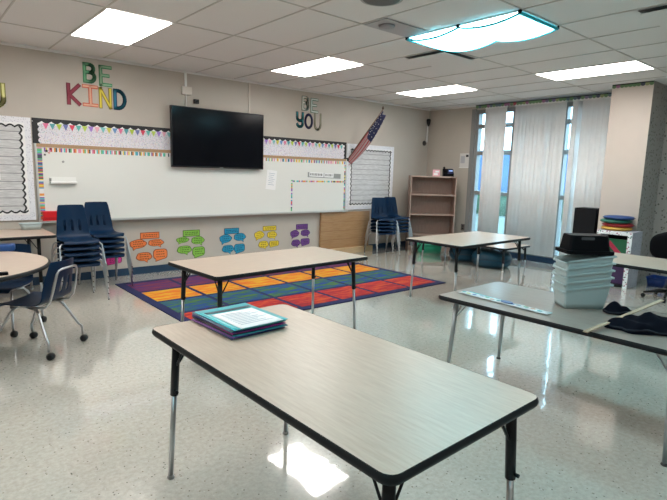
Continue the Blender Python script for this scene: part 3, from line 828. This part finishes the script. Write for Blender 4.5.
# round table
t = thing('round_table', 'round maple-top table with black edge and navy chairs around it', 'table', (.125, 4.645, 0))
tp = MB().lathe([(.757, .672), (.757, .703), (.752, .705)], 72); tp.build('table_top', M_topx, t)
MB().tube([(.757*cos(2*pi*k/72), .757*sin(2*pi*k/72), .687) for k in range(72)], .0165, 8, closed=True).build('edge_band', M_blackedge, t)
for a in (35, 125, 215, 305):
    x, y = .35*cos(radians(a)), .35*sin(radians(a))
    lo = MB().tube([(x, y, .672), (x*1.03, y*1.03, .40)], .019, 10, 0).tube([(x*1.03, y*1.03, .405), (x*1.08, y*1.08, .015)], .013, 10, 1).build('leg', [M_blackmetal, M_chrome], t)
    MB().lathe([(.016, 0), (.019, .006), (.01, .018)], 12, c=(x*1.08, y*1.08)).build('foot_glide', M_glide, lo)

# ------------------------------------------------------------------ chairs
def shell_mesh(w=.37, top=.77, seat=.40):
    prof = [(-.195, seat-.025, .90), (-.185, seat-.002, .97), (-.15, seat+.004, 1.0), (-.05, seat-.006, 1.0), (.06, seat-.010, .98), (.13, seat-.002, .96), (.165, seat+.022, .94), (.182, seat+.055, .92),
            (.190, seat+.08, .91), (.197, seat+.10, .90), (.211, seat+.15, .87), (.224, seat+.20, .85), (.229, seat+.225, .83), (.242, top-.06, .78), (.2505, top-.022, .74), (.2545, top-.005, .70), (.2560, top, .66)]
    us = [-1, -.93, -.66, -.54, -.385, -.28, -.17, -.08, .08, .17, .28, .385, .54, .66, .93, 1]
    def P(i, j):
        y, z, k = prof[j]; u = us[i]
        x = u*w/2*k
        back = max(0, min(1, (z-seat)/.12))
        return (x, y-.035*u*u*back, z+(.012*u*u*(1-back) if j > 0 else 0))
    m = MB()
    m.grid(P, len(us), len(prof), skip=lambda i, j: j in (8, 9, 10) and i in (3, 7, 11))
    return m
def stack_chair(name, label, cat, loc, rz, group, m=None):
    t = thing(name, label, cat, loc, rz, group)
    shell_mesh().build('seat_shell', m or M_navy, t, solid=.006, sub=1)
    for s in (-1, 1):
        fr = [(s*.228, -.262, .012), (s*.221, -.212, .16), (s*.214, -.160, .315), (s*.210, -.150, .352), (s*.190, -.138, .377), (s*.13, -.125, .381)]
        lo = MB().tube(fr, .0085, 8).build('leg', M_chrome, t)
        MB().lathe([(.006, 0), (.0074, .006), (.0070, .012)], 10, c=(s*.228, -.262)).build('foot_glide', M_glide, lo)
        rr = [(s*.226, .270, .012), (s*.220, .213, .17), (s*.214, .160, .315), (s*.210, .142, .348), (s*.190, .122, .370), (s*.13, .11, .377)]
        lo = MB().tube(rr, .0085, 8).build('leg', M_chrome, t)
        MB().lathe([(.006, 0), (.0074, .006), (.0070, .012)], 10, c=(s*.226, .270)).build('foot_glide', M_glide, lo)
    sf = MB().tube([(-.13, -.125, .381), (-.13, .11, .376), (.13, .11, .376), (.13, -.125, .381)], .008, 8, closed=True)
    sf.build('seat_frame', M_chrome, t)
    return t
pitch = .063
def stack(x, y, rz, n, what, group, first):
    pos = ['bottom', 'second from the bottom', 'middle', 'second from the top', 'top']
    names = {4: ['bottom', 'second from the floor', 'third from the floor', 'top'], 5: ['bottom', 'second from the floor', 'middle', 'fourth from the floor', 'top']}[n]
    for k in range(n):
        lab = '%s navy stacking chair of the %s' % (names[k], what)
        loc = (x+.001*k*sin(rz), y-.001*k*cos(rz), pitch*k)
        if first[0] is None: first[0] = stack_chair('stacking_chair', lab, 'chair', loc, rz, group)
        else: dup(first[0], loc, rz, lab, group)
F = [None]
stack(1.455, 6.02, 0, 5, 'front stack before the red box', 'stacked chairs by the red box', F)
stack(1.855, 6.45, radians(3), 5, 'stack beside the orange bubbles', 'stacked chairs by the orange bubbles', F)
stack(6.72, 6.455, radians(-18), 5, 'stack beside the plywood board', 'stacked chairs by the plywood board', F)
stack(7.19, 6.575, radians(-10), 5, 'stack touching the wooden bookshelf', 'stacked chairs by the bookshelf', F)

# caster chairs around the round table
def caster_chair(label, loc, rz, group):
    t = thing('caster_chair', label, 'chair', loc, rz, group)
    shell_mesh(.42, .735, .40).build('seat_shell', M_navy, t, solid=.007, sub=1)
    bf = MB().tube([(-.14, .06, .375), (-.15, .165, .385), (-.152, .205, .43), (-.145, .235, .53), (-.13, .257, .64), (-.11, .262, .668), (-.07, .265, .675), (.07, .265, .675), (.11, .262, .668), (.13, .257, .64), (.145, .235, .53), (.152, .205, .43), (.15, .165, .385), (.14, .06, .375)], .009, 8)
    bf.build('back_frame', M_chrome, t)
    MB().tube([(-.14, -.12, .372), (-.14, .06, .375), (.14, .06, .375), (.14, -.12, .372)], .009, 8, closed=True).build('seat_frame', M_chrome, t)
    for sx in (-1, 1):
        for sy in (-1, 1):
            lg = MB().tube([(sx*.13, sy*.05-.03, .372), (sx*.145, sy*.09, .36), (sx*.16, sy*.115, .33), (sx*.21, sy*.20, .155), (sx*.22, sy*.218, .135), (sx*.222, sy*.222, .11), (sx*.222, sy*.222, .062)], .010, 8).build('leg', M_chrome, t)
            M = Matrix.Translation((sx*.222, sy*.222+.012, .029)) @ Matrix.Rotation(pi/2, 4, 'Y')
            MB().lathe([(.012, -.022), (.026, -.019), (.0285, -.006), (.0285, .006), (.026, .019), (.012, .022)], 16, M=M).build('caster', M_blackmetal, lg)
    return t
CCH = 'navy caster chairs at the round table'
c0 = caster_chair('navy caster chair with chrome back frame pulled up to the round table', (.77, 4.47, 0), radians(225), CCH)
dup(c0, (.62, 5.20, 0), radians(-40), 'navy caster chair tucked in behind the round table before the chair stack', CCH)
for o in bpy.data.objects:
    pass

# black task chair by the spotted wall
t = thing('task_chair', 'black task chair with rounded back beside the spotted wall', 'chair', (7.25, 1.98, 0), radians(100))
def bk(i, j):
    u = i/10*2-1; v = j/8*2-1
    k = math.sqrt(max(0, 1-abs(v)**3.2)); 
    return (u*.24*max(k, .12), .23+.02*v-.05*u*u, .68+v*.19)
MB().grid(bk, 11, 9).build('backrest', M_darkbin, t, solid=.03, sub=1)
MB().prism(rrect(.46, .44, .12), .42, .48).build('seat', M_darkbin, t, bevel=.015)
MB().tube([(0, .12, .41), (0, .25, .44), (0, .255, .62)], .014).build('back_bracket', M_blackmetal, t)
MB().tube([(0, 0, .09), (0, 0, .42)], .024, 12).build('column', M_blackmetal, t)
for q in range(5):
    a = 2*pi*q/5+.3
    lg = MB().tube([(0, 0, .10), (.15*cos(a), .15*sin(a), .09), (.27*cos(a), .27*sin(a), .065)], [.022, .018, .013], 8).build('leg', M_blackmetal, t)
    MB().lathe([(.01, -.018), (.026, -.015), (.026, .015), (.01, .018)], 14, M=Matrix.Translation((.27*cos(a), .27*sin(a), .027)) @ Matrix.Rotation(a, 4, 'Z') @ Matrix.Rotation(pi/2, 4, 'X')).build('caster', M_blackmetal, lg)

# ------------------------------------------------------------------ corner bookshelf
L0, R0 = Vector((7.455, 6.47, 0)), Vector((8.13, 5.91, 0))
ang = math.atan2((R0-L0).y, (R0-L0).x); W = (R0-L0).length
t = thing('bookshelf', 'brown wooden bookshelf set across the corner beside the window', 'bookshelf', tuple(L0), ang)
D, HB = .29, 1.445
MB().box(0, .02, .008, D, 0, HB-.02).build('side_panel', M_shelf, t)
MB().box(W-.02, W, .008, D, 0, HB-.02).build('side_panel', M_shelf, t)
MB().box(0, W, .008, D, HB-.02, HB).build('top', M_shelf, t)
MB().box(.02, W-.02, D-.01, D-.002, .06, HB-.02).build('back_panel', M_shelf, t)
for z in (.10, .32, .715, 1.095):
    MB().box(.02, W-.02, .008, D-.01, z-.02, z).build('shelf', M_shelf, t)
e = MB().box(0, .02, 0, .0078, 0, HB).box(W-.02, W, 0, .0078, 0, HB).box(.02, W-.02, 0, .0078, HB-.024, HB)
for z in (.10, .32, .715, 1.095): e.box(.02, W-.02, 0, .0078, z-.022, z)
e.build('front_edge', M_shelfedge, t)
MB().box(.02, W-.02, .01, .02, 0, .08).build('kick_plate', M_shelf, t)
def onshelf(x, y, z):
    return (L0.x+x*cos(ang)-y*sin(ang), L0.y+x*sin(ang)+y*cos(ang), z)
t = thing('pink_card', 'small pink and white card standing on top of the bookshelf', 'card', onshelf(.50, .12, HB), ang)
MB().box(-.07, .07, -.006, .006, 0, .125).build('card', M_pink, t)
MB().box(-.05, .03, -.0075, -.0062, .02, .06).box(-.02, .05, -.0075, -.0062, .07, .10).build('white_print', M_paper, t)
t = thing('desk_phone', 'black desk phone with small blue screen on top of the bookshelf', 'phone', onshelf(.73, .13, HB), ang-.1)
ph = MB().prism([(-.09, 0), (.09, 0), (.09, .05), (-.09, .15)], -.10, .10, M=Matrix(((0, 0, 1, 0), (-1, 0, 0, 0), (0, 1, 0, 0), (0, 0, 0, 1))))
ph.build('base', M_darkbin, t, bevel=.006)
MB().tube([(-.075, .05, .165), (-.075, -.01, .15), (-.075, -.075, .10)], [.022, .014, .022], 10).build('handset', M_darkbin, t)
MB().box(-.02, .085, -.096, -.0915, .055, .13).build('face_plate', mat('blue_black', (.01, .015, .06), .3), t)
MB().box(0, .07, -.099, -.0965, .095, .12).build('screen', emis('phone_screen', (.30, .42, .75), .5), t)
t = thing('storage_bin', 'mauve paper box on the bottom shelf of the bookshelf', 'box', onshelf(.17, .135, .1015), ang)
MB().box(-.11, .11, -.09, .09, 0, .13).build('body', mat('mauve_box', (.34, .20, .28), .6), t, bevel=.004)
MB().box(-.115, .115, -.095, .095, .13, .155).build('lid', mat('mauve_lid', (.42, .26, .35), .6), t, bevel=.004)
t = thing('storage_bin', 'green plastic tray on the floor in front of the bookshelf', 'tray', onshelf(.37, -.19, 0), ang)
gm = MB(); N = 28
o1 = rrect(.40, .22, .03, 6); o2 = rrect(.46, .28, .04, 6)
gm.prism(o1, 0, .006)
gm.grid(lambda i, j: (*(o1, o2)[j][i % 28], (0, .16)[j]), 29, 2); gm.build('body', M_green, t, solid=.004)
o3 = rrect(.48, .30, .045, 6)
MB().grid(lambda i, j: (*(o2, o3)[j][i % 28], .160), 29, 2).build('rim', M_green, t, solid=.005)

# floor cushions
def pouf(x, y, r, h, label):
    t = thing('floor_cushion', label, 'cushion', (x, y, 0), 0, 'teal floor cushions')
    MB().lathe([(r*.55, 0), (r*.85, .01), (r*.97, h*.25), (r, h*.5), (r*.95, h*.78), (r*.78, h*.95), (r*.35, h*.99), (.02, h)], 40).build('body', M_pouf, t)
    MB().tube([(r*1.0*cos(2*pi*k/40), r*1.0*sin(2*pi*k/40), h*.52) for k in range(40)], .008, 6, closed=True).build('piping', mat('dark_piping', (.008, .03, .05), .5), t)
    MB().lathe([(.02, h-.002), (.02, h+.006), (.01, h+.009)], 12).build('button', mat('dark_piping', (0, 0, 0)), t)
pouf(7.52, 5.18, .29, .26, 'teal round floor cushion under the far end of the low table')
pouf(7.38, 4.58, .32, .27, 'teal round floor cushion under the low table next to the blinds')

# ------------------------------------------------------------------ dotted shelf unit beside column, cushions, black cabinet
M_shade = speckle('shaded_dot_paper', (.46, .44, .50), [(.15, .13, .2), (.3, .25, .38), (.2, .2, .25)], 48, .28)  # same dotted white paper, with the shade on the unit mixed into its colour
t = thing('book_display', 'small shelf unit with white dotted border and speckled side before the column', 'shelf unit', (7.46, 2.53, 0))
W2, D2, H2 = .46, .36, .77
# local: front faces -X, width along +Y
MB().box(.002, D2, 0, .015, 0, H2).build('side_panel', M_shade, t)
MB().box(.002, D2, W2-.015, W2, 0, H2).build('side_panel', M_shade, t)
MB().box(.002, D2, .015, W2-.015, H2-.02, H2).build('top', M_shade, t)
MB().box(D2-.01, D2, .015, W2-.015, 0, H2-.02).build('back_panel', M_blackedge, t)
MB().box(.01, D2-.01, .015, W2-.015, .36, .38).build('shelf', M_blackedge, t)
MB().box(.01, D2-.01, .015, W2-.015, 0, .03).build('shelf', M_blackedge, t)
bdm = MB()
dots = speckle('bold_dot_border', (.80, .80, .82), [(.02, .02, .03), (.35, .03, .12), (.02, .15, .12)], 34, .32)
bdm.box(-.012, 0, 0, .055, 0, H2).box(-.012, 0, W2-.055, W2, 0, H2).box(-.012, 0, .055, W2-.055, H2-.05, H2)
bdm.build('dotted_border', dots, t)
t = thing('display_book', 'green and red picture book propped inside the dotted shelf', 'book', (7.56, 2.73, .381), 0)
MB().box(0, .02, -.11, .13, 0, .27).build('cover', mat('book_green', (.02, .16, .07), .4), t)
MB().prism([(-.10, .03), (-.02, .03), (.12, .17), (.12, .25)], -.004, -.0005, M=Matrix(((0, 0, 1, 0), (1, 0, 0, 0), (0, 1, 0, 0), (0, 0, 0, 1)))).build('red_print', mat('book_red', (.65, .04, .10), .4), t)
t = thing('display_book', 'dark purple book on the lower shelf of the dotted unit', 'book', (7.56, 2.72, .031), 0)
MB().box(0, .03, -.11, .11, 0, .25).build('cover', mat('book_purple', (.07, .03, .11), .5), t)
MB().box(.004, .026, -.108, .112, .002, .252).build('pages', M_paper, t)
cz = H2
for c_, lab in (((.70, .40, .06), 'yellow round seat cushion at the bottom of the cushion pile'), ((.42, .015, .02), 'red round seat cushion second from the bottom of the pile'), ((.01, .14, .09), 'dark green round seat cushion beneath the blue one'), ((.012, .05, .20), 'blue round seat cushion on top of the pile')):
    i = ['yellow', 'red', 'green', 'blue'].index(lab.split()[0] if lab.split()[0] != 'dark' else 'green')
    t = thing('seat_cushion', lab, 'cushion', (7.66+[.0, .01, -.01, .0][i], 2.815+[0, -.01, .015, -.015][i], cz), 0, 'round seat cushions piled on the dotted shelf')
    mm = mat('cushion_'+lab.split()[0], c_, .5)
    MB().lathe([(.14, 0), (.185, .006), (.198, .024), (.185, .042), (.14, .049), (.01, .05)], 40).build('pad', mm, t)
    MB().tube([(.1995*cos(2*pi*k/40), .1995*sin(2*pi*k/40), .024) for k in range(40)], .005, 6, closed=True).build('piping', mat('cushion_pipe_'+lab.split()[0], tuple(q*.6 for q in c_), .5), t)
    cz += .0505
t = thing('black_cabinet', 'plain tall black cabinet standing between the blinds and the column', 'cabinet', (8.0, 3.36, 0))
MB().box(-.12, .20, -.165, .165, .03, 1.03).build('body', M_darkbin, t, bevel=.004)
MB().box(-.128, -.1205, -.155, .155, .05, 1.015).build('door', mat('black_door', (.006, .007, .009), .4, spec=.2), t)
MB().box(-.138, -.1285, .11, .13, .5, .62).build('handle', M_blackmetal, t)
MB().box(-.10, .18, -.15, .15, 0, .03).build('plinth', M_blackmetal, t)
t = thing('blue_tub', 'low blue tub on the floor by the spotted column', 'tub', (8.10, 2.35, 0))
o1 = rrect(.26, .20, .03, 6); o2 = rrect(.30, .24, .04, 6)
gm = MB().prism(o1, 0, .005); gm.grid(lambda i, j: (*(o1, o2)[j][i % 28], (0, .12)[j]), 29, 2); gm.build('body', M_blue, t, solid=.004)
MB().grid(lambda i, j: (*(o2, rrect(.32, .26, .045, 6))[j][i % 28], .12), 29, 2).build('rim', M_blue, t, solid=.005)

# ------------------------------------------------------------------ things on the grey table
TZ = .6236
def tub(name, label, cat, loc, rz, m, group, hi=.17, scoop=True, bl=.258, bd_=.154, tl=.306, td=.202, flip=False):
    t = thing(name, label, cat, loc, rz, group)
    n = 40
    def per(L, Dp, r):
        o = rrect(L, Dp, r, 9); return o
    ob, ot = per(bl, bd_, .014), per(tl, td, .016); n = len(ob)
    def zt(x):
        if not scoop: return hi
        u = (x+tl/2)/tl
        if u < .015: return hi-.055
        if u < .13: q = (u-.015)/.115; return hi-.055*(1-(3*q*q-2*q**3))
        return hi
    b = MB(); b.prism(ob, 0, .003)
    def P(i, j):
        q = j/4; i %= n
        z = zt(ot[i][0])
        zz = z*q
        k = zz/hi
        return (ob[i][0]+(ot[i][0]-ob[i][0])*k, ob[i][1]+(ot[i][1]-ob[i][1])*k, zz)
    b.grid(P, n+1, 5)
    b.build('body', m, t, solid=.002)
    def out(i, e):
        p = P(i, 4); q = Vector((p[0], p[1])); s_ = 1+e/max(q.length, .01)
        return (p[0]*s_, p[1]*s_)
    rim = MB()
    rim.grid(lambda i, j: (*out(i, [0, .014, .014][j]), P(i, 4)[2]+[0, 0, -.009][j]), n+1, 3, smooth=False)
    rim.build('rim', m, t, solid=.0025)
    return t
bx, by, brz = 3.405, 1.435, radians(-40)
bl_names = ['bottom pale grey storage tub of the stack on the grey table', 'second pale grey tub from the table in the stack', 'middle pale grey tub in the stack of five', 'fourth pale grey tub from the table in the stack', 'topmost pale grey tub just under the black one']
for k in range(5):
    tub('storage_tub', bl_names[k], 'tub', (bx+random.uniform(-.0004, .0004), by+random.uniform(-.0004, .0004), TZ+.047*k), brz+random.uniform(-.002, .002), M_bin, 'nested pale grey storage tubs')
# black tub upside down as a cap: wide flange below, narrower above, with handle slot
t = thing('black_tub', 'black tub with a handle slot turned over on the pale tubs', 'tub', (bx, by, TZ+.047*4+.1735), brz)
ob, ot = rrect(.272, .172, .02, 9), rrect(.246, .146, .03, 9); n = len(ob)
b = MB(); b.grid(lambda i, j: (ob[i % n][0]+(ot[i % n][0]-ob[i % n][0])*j/4, ob[i % n][1]+(ot[i % n][1]-ob[i % n][1])*j/4, .0+.118*(j/4)), n+1, 5)
b.prism(ot, .115, .119); b.build('body', M_darkbin, t, bevel=.004)
MB().grid(lambda i, j: (*(ob, rrect(.305, .205, .025, 9), rrect(.305, .205, .025, 9))[j][i % n], (.02, .02, .0)[j]), n+1, 3, smooth=False).build('rim', M_darkbin, t, solid=.004)
MB().prism(rrect(.085, .018, .008, 4), .0, .003, M=Matrix.Translation((-.02, -.0758, .100)) @ Matrix.Rotation(radians(90-10), 4, 'X')).build('handle_slot', mat('slot_grey', (.05, .05, .055), .4), t)

def lump(name, label, loc, rz, sx, sy, sz, seed, cat='cloth', slv=()):
    t = thing(name, label, cat, loc, rz)
    nu, nv = 56, 22
    def P(i, j):
        a = 2*pi*i/(nu-1); v = j/(nv-1); ph_ = pi/2*v
        wob = 1+.28*noise.noise(Vector((cos(a)*1.3+seed, sin(a)*1.3, seed*.7)))+.07*sin(7*a+seed)
        rr = cos(ph_)**.75*wob
        x, y = sx*rr*cos(a), sy*rr*sin(a)
        z = sz*sin(ph_)**.8*(.75+.55*noise.noise(Vector((x*9+seed, y*9, 1)))) + .012*sin(x*45+y*22+seed)*sin(ph_) + .007*sin(y*70-x*18)*sin(ph_)
        return (x, y, max(0.001, z))
    MB().grid(P, nu, nv).build('folded_cloth', M_cloth, t)
    MB().tube([P(i, 3) for i in range(0, nu-1, 2)], .006, 6, closed=True).build('hem', mat('navy_hem', (.006, .008, .017), .9), t)
    return t
lump('dark_cloth', 'small crumpled navy cloth just beside the bins', (3.435, 1.20, TZ), radians(-38), .075, .06, .075, 2.2)
lump('dark_jacket', 'large crumpled navy cloth lying across the yardstick end of the table', (3.265, .905, TZ), radians(-38), .27, .13, .085, 6.1)
# yardstick laid across the table
A, B = Vector((2.80, 1.13, TZ+.006)), Vector((3.72, 1.045, TZ+.070))
A.z = TZ+.0125; B.z = TZ+.075
d = (B-A); ax_ = d.normalized(); side = Vector((0, 0, 1)).cross(ax_).normalized(); up = ax_.cross(side)
M = Matrix(((ax_.x, side.x, up.x, A.x), (ax_.y, side.y, up.y, A.y), (ax_.z, side.z, up.z, A.z), (0, 0, 0, 1)))
t = thing('yardstick', 'bare wooden yardstick slanting over the grey table edge and cloth', 'yardstick')
MB().box(0, d.length, -.0125, .0125, -.003, .003, M=M).build('stick', M_woodstick, t)
m = MB()
for q in range(36): m.box(.01+q*.0248, .0115+q*.0248, .003 if q % 3 else -.005, .012, .0031, .0034, M=M)
m.build('ruler_marking', mat('stick_marks', (.18, .12, .08), .7), t)
# paper strips
t = thing('border_paper', 'long pale paper border strip with coloured shapes on the grey table edge', 'paper strip')
A, B = Vector((3.075, 2.13)), Vector((3.03, 1.44)); d = B-A; an = math.atan2(d.y, d.x)
M = Matrix.Translation((A.x, A.y, TZ+.0035)) @ Matrix.Rotation(an, 4, 'Z')
N = 30
m = MB(); m.grid(lambda i, j: (d.length*i/N, (-.04, .03)[j]+.006*abs(sin(i*pi/2))*(1 if j else -1), .0005+.002*sin(i*.7)**2), N+1, 2, M=M); m.build('strip', mat('pale_strip', (.62, .68, .70), .6), t, solid=.001)
cols = [mat('strip_%d' % q, c, .6) for q, c in enumerate([(.05, .38, .42), (.45, .60, .15), (.05, .15, .45), (.30, .42, .55), (.10, .42, .30), (.55, .35, .25)])]
m = MB()
for q in range(13):
    x = .02+q*.05; m.prism(ellipse(x, random.uniform(-.015, .012), .018, .011, 10), .0036, .0045, q % 6, M=M)
m.build('printed_shape', cols, t)
tag(MB().box(0, .34, -.012, .012, 0, .0015, M=Matrix.Translation((3.125, 2.10, TZ+.0012)) @ Matrix.Rotation(radians(-97), 4, 'Z')).build('teal_ruler', cols[0]), 'thin teal paper strip beneath the pale border strip', 'paper strip')
tag(MB().prism(ellipse(0, 0, .045, .024, 20), 0, .006, M=Matrix.Translation((3.045, 1.75, TZ+.0085)) @ Matrix.Rotation(an, 4, 'Z')).build('blue_eraser', mat('slate_blue', (.08, .16, .34), .5)), 'small slate blue oval piece lying on the pale border strip', 'eraser')

# ------------------------------------------------------------------ folders on the front table
zf = .7275
fc = [('navy', (.012, .015, .07)), ('purple', (.13, .03, .20)), ('teal', (.01, .20, .26)), ('black', (.012, .014, .018)), ('magenta', (.30, .02, .20)), ('indigo', (.03, .03, .16)), ('turquoise', (.03, .36, .40)), ('slate', (.06, .10, .15))]
fc = fc + [('cyan', (.05, .42, .47))]
words_ = ['lowest', 'second from the table', 'third from the table', 'fourth from the table', 'fifth from the table', 'sixth from the table', 'seventh from the table', 'next under the top', 'top']
for k, (nm, c_) in enumerate(fc):
    rz = radians(2.5)+radians(random.uniform(-2.5, 2.5)); hh = .0030
    t = thing('pocket_folder', '%s plastic folder, %s in the pile on the front table' % (nm, words_[k]) if k < 8 else 'cyan plastic folder with a white cover sheet topping the pile', 'folder', (1.200+random.uniform(-.010, .010), 2.088+random.uniform(-.010, .010), zf), rz, 'folders piled on the front table')
    fm = mat('folder_'+nm, c_, .3)
    wv = .004
    def P(i, j):
        u, v = i/10, j/8
        return (-.143+.286*u, -.195+.37*v, .0008+hh*.5+wv*(u-.5)**2*2+.5*wv*(v-.5)**2)
    MB().grid(P, 11, 9).build('cover', fm, t, solid=hh*.8)
    MB().box(-.138, .138, -.188, .17, .0, .0012).build('pages', M_paper, t)
    MB().tube([(-.1435, -.193, .003), (-.1435, .173, .003)], .0028, 6).build('spine', mat('spine_'+nm, tuple(min(1, q*1.6+.01) for q in c_), .3), t)
    if k == 8:
        def Q(i, j):
            p = P(1+8*i/10, j*.72); return (p[0], p[1], p[2]+.0028)
        MB().grid(Q, 11, 9).build('cover_sheet', M_paper, t, solid=.0008)
        def Q2(i, j):
            p = P(.6+8.8*i/10, 6.2+j*.13); return (p[0], p[1], p[2]+.0030)
        MB().grid(Q2, 11, 6).build('dark_band', mat('dark_band', (.07, .09, .11), .4), t, solid=.0006)
        m = MB()
        for q in range(9):
            y0 = -.155+q*.022
            m.box(-.09, .09-.03*(q % 3), y0, y0+.004, .0100, .0106)
        m.build('print_lettering', M_line, t)
    zf += hh+.0018

# ------------------------------------------------------------------ round-table and side-table things
t = thing('pencil_case', 'blue pencil case with a white label lying on the round table', 'pencil case', (.60, 5.22, .7055), radians(-15))
MB().prism(rrect(.30, .13, .03), 0, .055).build('body', mat('blue_fabric', (.01, .06, .22), .6), t, bevel=.012)
MB().box(-.12, .12, -.005, .005, .0552, .058).build('zip', M_blackedge, t)
MB().box(-.12, -.03, .015, .05, .0552, .0565).build('label', M_paper, t)
tag(MB().prism(rrect(.06, .045, .012), 0, .02, M=Matrix.Translation((.50, 4.04, .7055))).build('black_eraser', M_darkbin, bevel=.004), 'tiny black eraser on the near rim of the round table', 'eraser')
t = thing('pale_tub', 'pale grey plastic tub at the end of the wall table under the red box', 'tub', (1.345, 6.83, .48))
t.location = (1.14, 6.74, .7105)
o1 = rrect(.18, .13, .03, 6); o2 = rrect(.22, .16, .035, 6)
gm = MB().prism(o1, 0, .004); gm.grid(lambda i, j: (*(o1, o2)[j][i % 28], (0, .07)[j]), 29, 2); gm.build('body', M_bin, t, solid=.003)
MB().grid(lambda i, j: (*(o2, rrect(.235, .175, .04, 6))[j][i % 28], .07), 29, 2).build('rim', M_bin, t, solid=.004)

# ------------------------------------------------------------------ camera
f_px, yaw, pit, rol = 507.15, radians(40.647), radians(8.684), radians(1.592)
fw = Vector((sin(yaw)*cos(pit), cos(yaw)*cos(pit), -sin(pit)))
rt = Vector((cos(yaw), -sin(yaw), 0)); upv = rt.cross(fw)
r2 = rt*cos(rol)+upv*sin(rol); u2 = upv*cos(rol)-rt*sin(rol)
cam = bpy.data.cameras.new('camera'); cam.sensor_width = 36; cam.sensor_fit = 'HORIZONTAL'; cam.lens = f_px/667*36; cam.clip_start = .02; cam.clip_end = 200
co = bpy.data.objects.new('camera', cam); COL.objects.link(co)
co.matrix_world = Matrix(((r2.x, u2.x, -fw.x, 0), (r2.y, u2.y, -fw.y, 0), (r2.z, u2.z, -fw.z, 1.46), (0, 0, 0, 1)))
SC.camera = co

# ------------------------------------------------------------------ daylight
wd = bpy.data.worlds.new('sky'); SC.world = wd; wd.use_nodes = True
nt = wd.node_tree; bg = nt.nodes['Background']
bg.inputs[0].default_value = (.58, .85, 1.0, 1); bg.inputs[1].default_value = 9.0

SC.view_settings.view_transform = 'Standard'; SC.view_settings.look = 'None'
SC.view_settings.gamma = 1; SC.view_settings.use_curve_mapping = False
SC.view_settings.exposure = 0.12
SC.cycles.use_denoising = True
SC.cycles.max_bounces = 8; SC.cycles.diffuse_bounces = 5; SC.cycles.transparent_max_bounces = 8
SC.cycles.sample_clamp_indirect = 8
